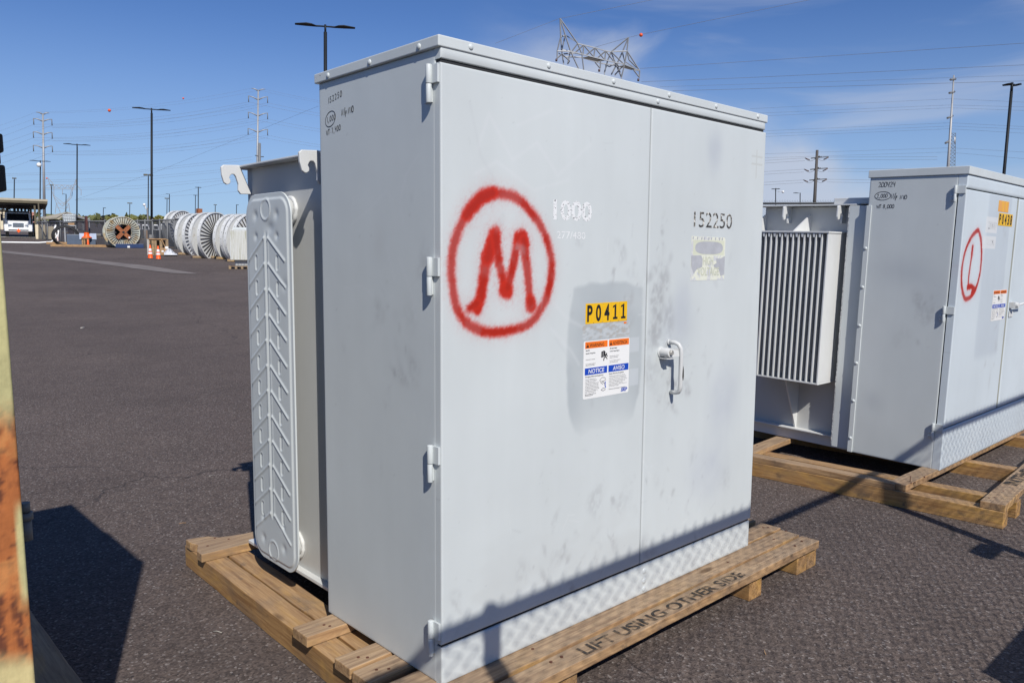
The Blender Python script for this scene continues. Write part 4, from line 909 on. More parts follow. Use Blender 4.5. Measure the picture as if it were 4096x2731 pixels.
# ================================================================== cones
def cone(u, v, hpx, lab, old=None, bands=True):
    p = ground(u, v); d = math.hypot(p[0]-CAM[0], p[1]-CAM[1]); h = hpx*kh(u, d)
    t = thing('traffic_cone', lab, 'cone', p, (0, 0, -az(p)), 'orange traffic cones'); t.scale = (h/.9,)*3
    mb = MB(); mb.lathe([(.175, .03), (.15, .08), (.135, .30)], 16); mb.lathe([(.117, .42), (.105, .50)], 16) if bands else mb.lathe([(.135, .30), (.105, .50)], 16)
    mb.lathe([(.082, .66), (.045, .88), (.035, .90), (0, .90)] if bands else [(.105, .50), (.045, .88), (.035, .90), (0, .90)], 16); mb.build('cone_body', m_cone, t)
    mb = MB(); mb.box(-.19, .19, -.19, .19, 0, .03); mb.build('base', m_rubber, t, bevel=.01)
    if bands:
        mb = MB(); mb.lathe([(.137, .30), (.117, .42)], 16); mb.build('reflective_band', m_refl, t); mb = MB(); mb.lathe([(.107, .50), (.082, .66)], 16); mb.build('reflective_band', m_refl, t)
cone(602, 1034, 54, 'orange cone with two white bands, left one of the pair before the white reels')
cone(634, 1037, 53, 'orange cone with two white bands, right one of the pair before the white reels')
cone(232, 974, 26, 'small orange and white cone beside the white hose, nearest the parked truck')
cone(353, 988, 31, 'plain orange cone at the foot of the orange spool stand', bands=False)

# ================================================================== cable reels
def reel(name, lab, c, R, wid, axis_az, m, group=None, hub=.24, ribs=36, wood_x=False, slots=False):
    """steel cable reel standing on its rims; axis_az is the compass direction its near flange faces"""
    t = thing(name, lab, 'cable reel', c, (0, 0, -axis_az+PI), group)     # local -y faces axis_az
    def flange(y, s):
        mb = MB(); mb.cur = 0; n = 56; rh = R*hub/1.2*1.2
        def ring(prof, mt=0, sm=True):
            vs = [(r*math.cos(2*PI*k/n), yy, R+r*math.sin(2*PI*k/n)) for r, yy in prof for k in range(n)]
            q = [(i*n+k, i*n+(k+1) % n, (i+1)*n+(k+1) % n, (i+1)*n+k) for i in range(len(prof)-1) for k in range(n)]
            mb.add(vs, q if s > 0 else [f[::-1] for f in q], mt, sm)
        y0, y1 = y, y+s*.10
        ring([(rh, y0), (R-.05, y0)], 0, False); ring([(R-.05, y1), (rh, y1)], 0, False)
        ring([(R-.05, y0), (R-.05, y0-s*.04)], 0, False); ring([(R-.05, y0-s*.04), (R, y0-s*.04)], 0, False); ring([(R, y0-s*.04), (R, y1+s*.02)], 0); ring([(R, y1+s*.02), (R-.05, y1+s*.02), (R-.05, y1)], 0, False); ring([(rh, y1), (rh, y0)], 0)
        for k in range(ribs):
            a = 2*PI*(k+.5)/ribs; ca, sa = math.cos(a), math.sin(a)
            r0, r1 = (rh+.01, R-.06) if not slots else (R*.80, R*.93)
            P0 = Vector((r0*ca, y0-s*.018, R+r0*sa)); P1 = Vector((r1*ca, y0-s*.018, R+r1*sa))
            mb.obox(P0, P1, .030, .036, (0, 1, 0), 1)  # dark rib colour stands in for the deep shadows along the ribs
        for k in range(24):
            a = 2*PI*k/24; mb.obox(Vector((R*math.cos(a), (y0+y1)/2-.012, R+R*math.sin(a))), Vector(((R+.003)*math.cos(a), (y0+y1)/2-.012, R+(R+.003)*math.sin(a))), .03, .03, (0, 1, 0), 1)
        return mb.build('flange', [m, m_dark_steel_shade], t)
    flange(-wid/2, 1); flange(wid/2, -1)
    mb = MB(); n = 32; rr = R*.62
    mb.tube([(0, -wid/2+.09, R), (0, wid/2-.09, R)], rr, 36, False); mb.build('drum', m, t)
    mb = MB(); mb.tube([(0, -wid/2+.02, R), (0, wid/2-.02, R)], R*hub*.98, 28, False, smo=True); mb.build('hub_tube', m_dark_steel_shade, t)
    if wood_x:
        for a in (math.radians(45), math.radians(135)):
            mb = MB(); q = R*hub*1.0; v = Vector((math.cos(a), 0, math.sin(a))); c0 = Vector((0, -wid/2-.05-(.03 if a < 1 else 0), R)); mb.obox(c0-v*q*1.08, c0+v*q*1.08, .06, .22, v.cross(Vector((0, 1, 0)))); mb.build('wood_arm', m_rust, t)
            mb = MB(); c0 = Vector((0, wid/2, R)); mb.obox(c0-v*q, c0+v*q, .06, .22, v.cross(Vector((0, 1, 0)))); mb.build('wood_arm', m_dark_steel_shade, t)
        mb = MB(); mb.cyl((0, -wid/2-.118, R), (0, -wid/2-.112, R), .075, n=16); mb.build('shaft_hole', m_dark, t)
        mb = MB(); q = .32; mb.cyl((q, -wid/2-.118, R-q), (q, -wid/2-.112, R-q), .055, n=12); mb.build('paper_tag', m_white, t)
    else:
        mb = MB(); mb.obox((-R*hub, -wid/2+.03, R), (R*hub, -wid/2+.03, R), .05, .12, Z_); mb.build('hub_bar', m_galvd, t)
    return t
p = ground(487.7, 991); dd = math.hypot(p[0]-CAM[0], p[1]-CAM[1]); R0 = 62.*kh(488, dd)
c0 = Vector(col(487.7, 991, dd)); c0.z = at(487.7, 929.9, dd)[2]-R0
reel('cable_reel', 'big rust-streaked reel with a wooden cross in its hub, standing alone on a blue skid', c0, R0, .95, az(p)+PI-math.radians(12), m_reelrust, 'steel cable reels', hub=.50, ribs=38, wood_x=True)
sk = thing('reel_skid', 'navy blue steel skid carrying the big rust-streaked reel', 'skid', col(490, 1003, dd-.5), (0, 0, -az(p)))
k = kw(490, dd)
mb = MB(); mb.box((463-490)*k, (575-490)*k, -.10, .10, 0, 18.5*k); mb.build('side_beam', m_blueskid, sk, bevel=.02)
mb = MB(); mb.box((446-490)*k, (560-490)*k, .9, 1.1, 0, 18*k); mb.build('side_beam', m_rubber, sk, bevel=.02)
mb = MB(); mb.box((510-490)*k, (520-490)*k, -.14, -.105, .02, .13); mb.build('paper_tag', m_white, sk)
RG = 'steel cable reels'
for i, (u, v, hpx, ang, wd, lab, m, sl) in enumerate([
        (722, 949, 150, 46, .55, 'plain gray reel farthest left in the row, mostly hidden by the next', m_reel, True),
        (785, 946, 182, 48, .55, 'second reel from the left in the row, rusty rimmed with a green mark', m_reel, False),
        (849, 950, 198, 48, .58, 'gray reel with the most open spoked face and dark hub, middle of the row', m_reel, False),
        (945, 959, 202, 47, .50, 'gray reel showing short slots round its face, fourth in the row', m_reel, True),
        (993, 964, 213, 47, .50, 'gray spoked reel at the right end of the row, behind the small pad transformer', m_reel, False)]):
    R0 = 1.2; d = 2*R0/hpx/kh(u, 1); c = Vector(at(u, v, d)); z = gz(c[0], c[1]); c.z -= R0
    c.z = max(c.z, z-.02) if abs(c.z-z) > .3 else c.z
    r_ = reel('cable_reel', lab, c, R0, wd, az(c)+PI-math.radians(ang), m, RG, hub=.24, slots=sl)
    p = thing('timber_chock', 'timber runner under reel number %s of the row' % ['one', 'two', 'three', 'four', 'five'][i], 'timber', (c[0], c[1], z-.01), (0, 0, -az(c)), 'timber runners under the reels')
    p['label'] = 'timber runner under the ' + ['leftmost reel of the row', 'second reel from the left in the row', 'middle reel of the row', 'fourth reel of the row', 'rightmost reel of the row'][i]
    mb = MB(); mb.box(-.9, .7, -.55, -.42, 0, max(.10, c.z-z+.02)); mb.build('runner', m_wood3, p, bevel=.01); mb = MB(); mb.box(-.9, .7, .12, .25, 0, max(.10, c.z-z+.02)); mb.build('runner', m_wood3, p, bevel=.01)

# small pad transformer on a pallet in front of the reels
p = ground(960, 1076); dd = math.hypot(p[0]-CAM[0], p[1]-CAM[1]); k = kw(960, dd); k2 = kh(960, dd)
st_ = thing('small_transformer', 'small pale gray radiator transformer with green stains, before the right-hand reel', 'transformer', p, (0, 0, -az(p)))
def px(u): return (u-960)*k
def pz(v): return (1076-v)*k2
mb = MB(); mb.box(px(923), px(1070), .0, .9, pz(1041), pz(922)); mb.build('tank', m_tank, st_, bevel=.01)
mb = MB(); mb.box(px(941), px(1060), .15, .8, pz(1063), pz(1040)); mb.build('plinth', m_tank, st_)
mb = MB(); mb.box(px(937), px(1060), .1, .8, pz(921), pz(911)); mb.build('cover', m_gray, st_)
m_stain = mat2('algae_stained_paint', (.60, .62, .60), (.30, .31, .20), 5, .54, .64, .5, (6, 6, .25), bump=0)
for i in range(24):
    mb = MB(); x = px(924)+i*px(1068-924+960)/24
    mb.box(x, x+.022, -.09, -.001, pz(1039), pz(924)); mb.build('radiator_fin', m_stain, st_)
pl_ = thing('wooden_pallet', 'wooden pallet under the small stained transformer by the reels', 'pallet', (p[0], p[1], p[2]-.0), (0, 0, -az(p)))
for y in (-.25, .3, .8): mb = MB(); mb.box(px(915), px(1080), y, y+.12, pz(1064)-.025, pz(1064)-.001); mb.build('deck_board', m_wood3, pl_)
for i in range(8): mb = MB(); x = px(916)+i*px(960+24); mb.box(x, x+.08, -.25, .92, 0, pz(1064)-.026); mb.build('stringer', m_wood3, pl_)

# crate, cartons, sheet
p = ground(622, 1020); dd = math.hypot(p[0]-CAM[0], p[1]-CAM[1]); k = kw(622, dd); k2 = kh(622, dd)
cr = thing('wooden_crate', 'open slatted wooden crate behind the pair of orange cones', 'crate', p, (0, 0, -az(p)))
def cx(u): return (u-622)*k
def cz(v): return (1020-v)*k2
for u in (592, 608, 617, 640, 664): mb = MB(); mb.box(cx(u), cx(u)+.13, 0, .03, 0, cz(957)); mb.build('slat', m_wood3, cr)
mb = MB(); mb.box(cx(590), cx(598), -.05, -.005, 0, cz(956)); mb.build('side_panel', m_conc, cr)
mb = MB(); mb.box(cx(592), cx(668), -.05, -.005, cz(959), cz(955)); mb.build('rail', m_wood, cr); mb = MB(); mb.box(cx(600), cx(672), .035, 1.1, cz(960), cz(957)); mb.build('lid', m_wood, cr)
mb = MB(); mb.obox((cx(648), -.02, cz(958)), (cx(672), -.02, cz(1008)), .04, .12, (0, 1, 0)); mb.build('brace', m_card, cr)
mb = MB(); mb.box(cx(592), cx(668), .9, .94, 0, cz(962)); mb.build('back_panel', m_wood3, cr)
for j, (u0, u1, v0, v1, lab) in enumerate([(641, 655, 1012, 992, 'cardboard carton with a small white sticker beside the crate'), (656, 668, 1012, 990, 'brown cardboard carton with a large white label, right of the other carton')]):
    t = thing('carton', lab, 'box', (p[0]+(.9+j*.0)*0, p[1], p[2]), (0, 0, -az(p)), 'cartons by the crate')
    mb = MB(); mb.box(cx(u0), cx(u1), -.75, -.25, 0, cz(v1)); mb.build('box_body', m_card, t); mb = MB(); mb.box(cx(u0)+.06, cx(u0)+(.16 if j == 0 else .2), -.756, -.751, cz(1008)+j*.16, cz(1002)+j*.2); mb.build('sticker', m_white, t)
mb = MB(); rnd = random.Random(3); nx, ny = 22, 10; vs = []
for j in range(ny+1):
    for i in range(nx+1):
        u = 655+52*i/nx; hh = (.26*math.exp(-((i-9)/8)**2)+.05)*math.sin(PI*j/ny)**.4*rnd.uniform(.75, 1.2)
        vs.append((cx(u), -1.5+j*.13, max(.01, hh)))
mb.add(vs, [(j*(nx+1)+i, j*(nx+1)+i+1, (j+1)*(nx+1)+i+1, (j+1)*(nx+1)+i) for j in range(ny) for i in range(nx)])
tag(mb.build('plastic_sheet', m_plastic, loc=p, rot=(0, 0, -az(p))), 'crumpled silvery plastic sheet on the asphalt between crate and reels', 'plastic sheet')
c = col(793, 850, 60); tag(MB().box(-.16, .16, -.16, .16, 0, at(793, 835, 60)[2]-c.z).build('rusty_column', m_rust, loc=c, rot=(0, .03, 0)), 'rusty brown steel column rising behind the row of reels', 'column')

# ================================================================== spool stand, coil, tote, planks
p = ground(338, 985); dd = math.hypot(p[0]-CAM[0], p[1]-CAM[1]); k = kw(338, dd); k2 = kh(338, dd)
sp = thing('spool_stand', 'timber stand below the bright orange conduit spool', 'stand', p, (0, 0, -az(p)))
def q(u, v): return ((u-338)*k, (985-v)*k2)
for u in (328, 333, 348): mb = MB(); x = q(u, 0)[0]; mb.box(x, x+.13, -.3, -.15, 0, q(0, 953)[1]); mb.build('leg', m_wood, sp)
mb = MB(); mb.box(q(326, 0)[0], q(356, 0)[0], -.35, .5, q(0, 956)[1], q(0, 953)[1]); mb.build('top', m_wood, sp)
os_ = thing('conduit_spool', 'spool wound with bright orange conduit on the timber stand', 'spool', (p[0], p[1], p[2]+q(0, 953)[1]), (0, 0, -az(p)))
mb = MB(); R0 = 11*k; mb.lathe([(1.85*R0, .02), (1.85*R0, .06), (1.3*R0, .10), (1.15*R0, 8*k2), (1.0*R0, 12*k2), (.95*R0, 24*k2)], 24, c=(.15, 0, 0)); mb.build('conduit', m_cone, os_)
mb = MB(); mb.lathe([(0, 24*k2), (1.2*R0, 24*k2), (1.2*R0, 26*k2), (0, 26*k2)], 24, c=(.15, 0, 0)); mb.build('flange', m_brown, os_)
c = col(348, 950, dd+1.5); tag(MB().box(-4*k, 4*k, -.12, .12, 0, at(348, 864, dd+1.5)[2]-c.z).build('steel_column', mat('oxide_red_steel', (.09, .03, .025), .7), loc=c), 'dark red steel column standing behind the orange spool', 'column')
p2 = ground(300, 984)
cl = thing('hose_coil', 'coil of thick black hose lying beside the orange spool stand', 'hose coil', p2, (0, 0, -az(p2)))
mb = MB(); 
for j in range(5): mb.tube([((.62+.03*j)*math.cos(a)-.5, .2*math.sin(a)*0+j*.06-.1, .62+(.56+.02*j)*math.sin(a)) for a in np.linspace(0, 2*PI, 26)], .045, 6)
mb.build('coil', m_rubber, cl)
bx_ = thing('metal_bin', 'low dark blue-gray bin with a light lid between coil and spool stand', 'bin', ground(312, 984), (0, 0, -az(p2)))
mb = MB(); mb.box(-.6, 1.0, -.3, .5, .08, .72); mb.build('bin_body', mat('slate_bin', (.09, .12, .17), .4), bx_, bevel=.02); mb = MB(); mb.box(.1, 1.05, -.35, -.31, .42, .80); mb.build('lid', mat('pale_blue_lid', (.45, .55, .70), .5), bx_)
p = ground(285, 976); dd = math.hypot(p[0]-CAM[0], p[1]-CAM[1]); k = kw(285, dd); k2 = kh(285, dd)
fs_ = thing('steel_stand', 'tall gray tube stand under the white water tote', 'stand', p, (0, 0, -az(p)))
W_ = 46*k; Z0 = (976-906)*k2
for x in (-W_/2, W_/2):
    for y in (0, 1.0): mb = MB(); mb.box(x-.04, x+.04, y-.04, y+.04, 0, Z0); mb.build('leg', m_galv, fs_)
mb = MB(); mb.box(-W_/2-.041, W_/2+.041, -.042, 1.042, Z0, Z0+.08); mb.build('top_frame', m_galv, fs_)
tt_ = thing('water_tote', 'white plastic tote in a wire cage, tilted on the tall stand', 'tote', (p[0], p[1], p[2]+Z0+.09), (0, math.radians(-4), -az(p)))
w2 = 25*k; h2 = 34*k2
mb = MB(); mb.box(-w2, w2, 0, 1.0, .18, .15+h2); mb.build('tank', m_poly, tt_, bevel=.06, seg=3)
mb = MB()
for i in range(7):
    x = -w2-.012+i*(2*w2+.024)/6; mb.tube([(x, -.02, .08), (x, -.02, .17+h2)], .012, 4); z = .14+i*h2/6; mb.tube([(-w2-.02, -.025, z), (w2+.02, -.025, z)], .012, 4)
    mb.tube([(-w2-.02, i*.17, .1), (-w2-.02, i*.17, .17+h2)], .012, 4); mb.tube([(-w2-.03, -.02, z), (-w2-.03, 1.02, z)], .012, 4)
mb.build('wire_cage', m_galv, tt_)
mb = MB(); mb.box(-w2, w2, 0, 1.0, .05, .10)
for x in (-w2, -.1, w2-.2): mb.box(x, x+.2, 0, 1.0, .0, .049)
mb.build('skid', m_rubber, tt_); mb = MB(); mb.box(-.12, .25, -.03, -.005, -.02, .14); mb.build('name_plate', m_card, tt_)
mb = MB(); h0 = (p[0], p[1], p[2]); a = az(p); rgt = Vector((math.cos(a), -math.sin(a), 0)); o3 = Vector(p)
mb.tube([o3+rgt*x-Vector((math.sin(a), math.cos(a), 0))*.3+Vector((0, 0, z)) for x, z in ((-.85, Z0+.05), (-.95, Z0-.3), (-.78, Z0-1.0), (-.72, .9), (-.80, .5), (-1.15, .12), (-1.9, .05), (-3.2, .05), (-4.6, .05))], .055, 8)
tag(mb.build('water_hose', m_white), 'white hose hanging from the tote stand and trailing over the asphalt', 'hose')
for i, (u, v, L_, lab) in enumerate(((262, 977, 2.2, 'short yellow timber offcuts under the tote stand'), (370, 988, 4.5, 'long pale plank on the asphalt right of the orange spool'))):
    c = ground(u, v); tag(MB().box(-L_/2, L_/2, -.2, .2, 0, .14).build('timber_plank', m_wood, loc=c, rot=(0, 0, -az(c))), lab, 'plank', 'loose timber')

# ================================================================== carport, truck, buildings
p = ground(110, 950); dd = math.hypot(p[0]-CAM[0], p[1]-CAM[1]); k = kw(110, dd); k2 = kh(110, dd)
cp = thing('carport', 'flat tan carport roof on brown posts over the parked utility truck', 'carport', p, (0, 0, -az(p)))
def u_(u): return (u-110)*k
def v_(v): return (950-v)*k2
mb = MB(); mb.box(u_(-260), u_(198), -1.2, 9, v_(809), v_(801)); mb.build('roof', m_tan, cp); mb = MB(); mb.box(u_(-260), u_(197), -1.18, 8.9, v_(818), v_(809.5)); mb.build('fascia', m_brown, cp)
mb = MB(); mb.box(u_(-250), u_(180), -.8, 8, v_(822), v_(818.2)); mb.build('beam', m_rubber, cp)
for u0, u1, y in ((125, 134, 2), (141, 149, -1), (156, 162, -3.5), (-120, -111, -2), (-120, -111, 3)): mb = MB(); mb.box(u_(u0), u_(u1), y, y+.35, 0, v_(822)); mb.build('post', m_brown, cp, bevel=.02)
mb = MB(); mb.box(u_(136), u_(158), 4, 5.5, 0, v_(884)); tag(mb.build('storage_locker', m_rubber, loc=p, rot=(0, 0, -az(p))), 'dark cabinet standing between the carport posts', 'cabinet')
c = col(152, 955, dd-6); mb = MB(); mb.box(-.1, .55, 0, .7, 0, 1.15); mb.box(.57, 1.1, -.2, .6, 0, 1.02)
bl = thing('concrete_barrier', 'pale concrete blocks at the foot of the right carport post', 'barrier', c, (0, 0, -az(c)))
for a in ((-.15, .55, 0, .7, 0, 1.15), (.62, 1.25, -.2, .6, 0, 1.02)): mb = MB(); mb.box(*a); mb.build('block', m_cream, bl, bevel=.04)
mb = MB(); mb.add([(x, y, 0) for x, y in ((-30, -1.5), (1.6, -1.5), (1.6, 12), (-30, 12))], [(0, 1, 2, 3)]); cpad = mb.build('concrete_apron', m_conc, loc=(p[0], p[1], p[2]+.02), rot=(.033, 0, -az(p))); tag(cpad, kind='structure')
# utility truck, nose on
p = ground(76, 949.5); dd = math.hypot(p[0]-CAM[0], p[1]-CAM[1]); k = dd/3158
tr = thing('utility_truck', 'white utility truck with roof-mounted equipment, parked nose-on under the carport', 'truck', Vector(p)+Vector((0, 0, .0)), (0, 0, -az(p)))
tr.scale = (.90, .90, .90)
mb = MB()   # cab with raked windscreen pillars
def sect(y, hw, z0, z1): return [(-hw, y, z0), (hw, y, z0), (hw, y, z1), (-hw, y, z1)]
def loft(mb, S, mt=0):
    b = [x for s in S for x in s]; f = [(i*4+j, i*4+(j+1) % 4, i*4+4+(j+1) % 4, i*4+4+j) for i in range(len(S)-1) for j in range(4)]
    mb.add(b, [g[::-1] for g in f]+[(0, 1, 2, 3), tuple(len(S)*4-4+j for j in (3, 2, 1, 0))], mt)
mb = MB(); loft(mb, [sect(1.2, 1.05, .7, 1.62), sect(1.55, 1.05, .7, 2.35), sect(1.9, 1.0, .7, 2.45), sect(3.2, 1.0, .7, 2.45)]); mb.build('cab', m_twhite, tr, bevel=.06)
mb = MB(); loft(mb, [sect(0, .72, .75, 1.35), sect(.15, .82, .72, 1.52), sect(1.25, .92, .7, 1.68)]); mb.build('hood', m_twhite, tr, bevel=.08, seg=3)
mb = MB(); mb.add([(-.92, 1.19, 1.66), (.92, 1.19, 1.66), (.86, 1.50, 2.28), (-.86, 1.50, 2.28)], [(0, 1, 2, 3)]); mb.build('windscreen', m_glass, tr)
mb = MB(); mb.box(-.45, .45, -.03, .02, .92, 1.36); 
gr = mb.build('grille', m_chrome, tr, bevel=.03)
for j in range(5): mb = MB(); mb.box(-.41, .41, -.045, -.031, .96+j*.08, .99+j*.08); mb.build('grille_bar', m_rubber, gr)
for s in (-1, 1):
    mb = MB(); loft(mb, [sect(.05, .22, .72, 1.15), sect(.9, .24, .72, 1.28)]); f = mb.build('fender', m_twhite, tr, loc=(s*.92, 0, 0), bevel=.08, seg=3)
    mb = MB(); mb.box(s*.66-.16, s*.66+.16, -.0, .06, .98, 1.22); mb.build('headlight', m_chrome, tr, bevel=.03)
    wl = MB(); wl.cyl((s*.78, .7, .48), (s*1.06, .7, .48), .48, n=22); wl = wl.build('wheel', m_rubber, tr); mb = MB(); mb.cyl((s*1.05, .7, .48), (s*1.07, .7, .48), .26, n=18); mb.build('rim', m_galv, wl)
    mb = MB(); mb.box(s*1.30-.10, s*1.30+.10, 1.1, 1.2, 1.55, 2.15); mr_ = mb.build('mirror', m_rubber, tr, bevel=.03); mb = MB(); mb.tube([(s*1.02, 1.3, 2.0), (s*1.3, 1.15, 2.05)], .025, 5); mb.build('mirror_arm', m_rubber, mr_)
    mb = MB(); mb.box(s*1.02-(.22 if s < 0 else -.0), s*1.02+(.0 if s < 0 else .22), 3.3, 6.5, .6, 1.9); mb.build('tool_body', m_twhite, tr, bevel=.03)
mb = MB(); mb.box(-1.12, 1.12, -.18, 0, .55, .80); bp = mb.build('bumper', m_twhite, tr, bevel=.06, seg=3); mb = MB(); mb.box(-.8, .8, -.19, -.182, .62, .72); mb.build('bumper_grille', m_rubber, bp)
mb = MB(); mb.add([(0, -.20, .42), (.17, -.20, .62), (0, -.20, .82), (-.17, -.20, .62)], [(0, 1, 2, 3)]); mb.build('placard', m_cone, tr)
mb = MB(); mb.box(-.95, .95, 2.0, 6.2, 2.47, 2.56); rk = mb.build('roof_rack', m_galvd, tr)
rnd = random.Random(2)
for j in range(7):
    x = -.95+j*.3; mb = MB(); mb.box(x, x+rnd.uniform(.08, .25), 2.1+j*.1, 2.9+j*.1, 2.57, 2.57+rnd.uniform(.15, .42)); mb.build('rack_gear', m_dark_steel_shade, rk)
mb = MB(); mb.tube([(-.9, 2.6, 2.62), (-.5, 2.5, 2.85), (.9, 2.6, 2.80)], .06, 6); mb.tube([(-1.25, 2.2, 1.8), (-1.25, 2.2, 2.75), (-1.2, 2.2, 2.9)], .05, 6); mb.build('boom', m_galvd, tr)
# buildings
def bldg(name, lab, u0, u1, vt, d, depth, m, roof=None, cat='building'):
    c = col((u0+u1)/2, 950, d); k = kw((u0+u1)/2, d); t = thing(name, lab, cat, c, (0, 0, -az(c))); h = at((u0+u1)/2, vt, d)[2]-c.z; hw = (u1-u0)/2*k
    mb = MB(); mb.box(-hw, hw, 0, depth, -1.0, h); mb.build('wall', m, t)
    mb = MB(); mb.box(-hw-.1, hw+.1, -.1, depth+.1, h+.002, h+.22); mb.build('parapet', roof or m, t)
    return t, hw, h
t, hw, h = bldg('block_building', 'long low pink masonry building behind the carport', 28, 142, 852, 175, 12, m_pink)
t, hw, h = bldg('cream_building', 'cream building with a clipped corner at the far left behind the truck', -160, 26, 853, 125, 10, m_cream)
mb = MB(); mb.ext([(hw, .0, 0), (hw+.9, 0, 0), (hw+.9, 0, h*.45), (hw+.3, 0, h-.1), (hw, 0, h)], (0, 8, 0)); mb.build('wing', m_cream, t)
mb = MB()
for j in range(5): mb.box(-hw+1+j*1.3, -hw+1.6+j*1.3, -.06, -.01, 0, 2.2)
mb.build('door', m_tan, t)
# gabled shelter
d = 135; c = col(270, 950, d); k = kw(270, d); sh = thing('gabled_shelter', 'beige gabled shelter roof on thin posts beyond the fence', 'shelter', c, (0, 0, -az(c)))
def s_(u): return (u-270)*k
def t_(v): return at(270, v, d)[2]-c.z
ze, zr = t_(881), t_(852.5)
mb = MB(); A = [(s_(118), 6, ze), (s_(232), -4, ze+.0), (s_(275), 0, zr), (s_(222), 9, t_(855))]
mb.ext([Vector(a) for a in A], (0, 0, .18)); mb.build('roof', m_tan, sh)
mb = MB(); mb.ext([(s_(275), 0, zr), (s_(232), -4, ze), (s_(240), -4, ze-.1), (s_(275), 0, zr-.35)], (0, -.15, 0)); mb.build('gable_trim', m_tan, sh)
mb = MB(); mb.ext([Vector(a) for a in [(s_(275), 0, zr), (s_(222), 9, t_(855)), (s_(300), 10, t_(868)), (s_(365), -1, t_(881))]], (0, 0, .18)); mb.build('roof', m_tan, sh)
mb = MB(); mb.obox((s_(275), -.2, zr-.1), (s_(365), -1.2, t_(881)), .25, .35, (0, 1, 0)); mb.build('rafter', m_galvd, sh)
mb = MB(); mb.obox((s_(200), -.2, ze-.1), (s_(365), -.2, ze-.15), .2, .3); mb.build('tie_beam', m_galvd, sh)
for u in (150, 185, 205, 222, 240, 258, 300, 335, 360): mb = MB(); x = s_(u); mb.box(x-.1, x+.1, -.3, -.1, 0, ze if u < 250 else ze); mb.build('post', m_galvd, sh)

# ================================================================== light poles
def pole(u, vt, d, kind, lab, arm=80, r=4, ub=None, yaw=0, grp='yard light poles', extra=None):
    """kind: 2 = twin flat heads, 1 = single arm to the left, 3 = twin floodlights, 0 = bare small head"""
    arm *= kw(u, d); r *= .5*kh(u, d)
    T = Vector(at(u, vt, d)); B = col(ub if ub is not None else u, 960, d); B.x = T.x if ub is None else B.x; B.y = T.y if ub is None else B.y; B.z = gz(B.x, B.y)
    if ub is None:
        # lean like the other verticals of the photo: foot under the same pixel column
        Bc = col(u, 950, d); B = Vector((Bc[0], Bc[1], gz(Bc[0], Bc[1])))
    t = thing('light_pole', lab, 'light pole', B, (0, 0, -az(T)+yaw), grp); Mi = t.matrix_basis.inverted(); T = Mi @ T; h = T.z
    mb = MB(); mb.cyl((0, 0, -.1), (T.x, T.y, h-.35), r, r*.88, 12); mb.build('pole', m_polepaint, t)
    mb = MB(); mb.cyl((0, 0, -.05), (0, 0, .5), r*1.9, n=12); mb.build('footing', m_conc, t)
    def head(sx, L_, w_=.26, z=0, yy=0):
        mb = MB(); sec = [(.10, .05, .03), (.30, .06, .05), (.45, .16, .05), (.62, .18, .06), (1.0, .10, .03)]
        vs = []
        for f, hw, th in sec:
            x = T.x+sx*f*L_; zz = h-.05+z+(.10*math.sin((f-.2)*3.2) if f > .3 else .0)*L_*.42*.9
            vs += [(x, T.y-hw*w_/.17, zz-th/2), (x, T.y+hw*w_/.17, zz-th/2), (x, T.y+hw*w_/.17, zz+th/2), (x, T.y-hw*w_/.17, zz+th/2)]
        f_ = [(i*4+j, i*4+(j+1) % 4, i*4+4+(j+1) % 4, i*4+4+j) for i in range(len(sec)-1) for j in range(4)]+[(3, 2, 1, 0), tuple(len(sec)*4-4+j for j in range(4))]
        mb.add(vs, f_ if sx < 0 else [g[::-1] for g in f_]); return mb.build('lamp_head', m_polepaint, t, bevel=.01)
    if kind == 2:
        head(-1, arm/2); head(1, arm/2)
        mb = MB(); mb.tube([(T.x-arm*.2, T.y, h-.04), (T.x+arm*.2, T.y, h-.04)], .045, 6); mb.cyl((T.x, T.y, h-.36), (T.x, T.y, h+.06), .06, n=8); mb.build('tenon', m_polepaint, t)
    elif kind == 1: head(-1, arm); mb = MB(); mb.cyl((T.x, T.y, h-.36), (T.x, T.y, h-.02), r*.8, n=8); mb.build('tenon', m_polepaint, t)
    elif kind == 3:
        mb = MB(); mb.cyl((T.x, T.y, h-.4), (T.x, T.y, h-.0), r*.7, n=8); mb.build('tenon', m_polepaint, t)
        for s in (-1, 1): mb = MB(); mb.obox((T.x+s*r*1.05, T.y, h-.10), (T.x+s*arm/2, T.y, h-.10), .4, .20); mb.build('lamp_head', m_brown, t, bevel=.02)
    else: mb = MB(); mb.box(T.x-.12, T.x+.55, T.y-.1, T.y+.1, h-.36, h-.24); mb.build('lamp_head', m_polepaint, t)
    return t
pole(1301, 104, 48, 2, 'tall dark light pole with twin heads rising behind the big transformer', 233, 15.5)
pole(606, 436, 75, 2, 'tallest dark twin-head light pole left of the transformers, behind the crate', 151, 9.5)
pole(308, 578, 105, 2, 'dark twin-head light pole between the water tote and the orange spool', 108, 5.5)
t = pole(161, 644, 135, 2, 'dark twin-head light pole with a white camera, at the right end of the carport', 84, 5)
mb = MB(); mb.ball((.35, -.3, at(163, 661, 135)[2]-t.location.z), .33, 10, 7); mb.build('camera_dome', m_white, t)
pole(57, 711, 150, 3, 'dark light pole with one small head, rising above the parked truck', 17, 4.5)
pole(206, 738, 150, 3, 'light pole with a boxy reddish floodlight right of the pale monopole', 14, 3.8)
pole(264, 776, 170, 1, 'light pole with a single arm curving left, in front of the far lattice tower', 15, 3.6)
pole(413.5, 827, 220, 0, 'thin distant light pole left of the big rust-streaked reel', 9, 2.8)
pole(519, 811, 190, 3, 'distant twin-floodlight pole above the big rust-streaked reel', 20, 3)
pole(593, 697, 112, 3, 'light pole with boxy twin floodlights just behind the tallest left pole', 38, 4.5)
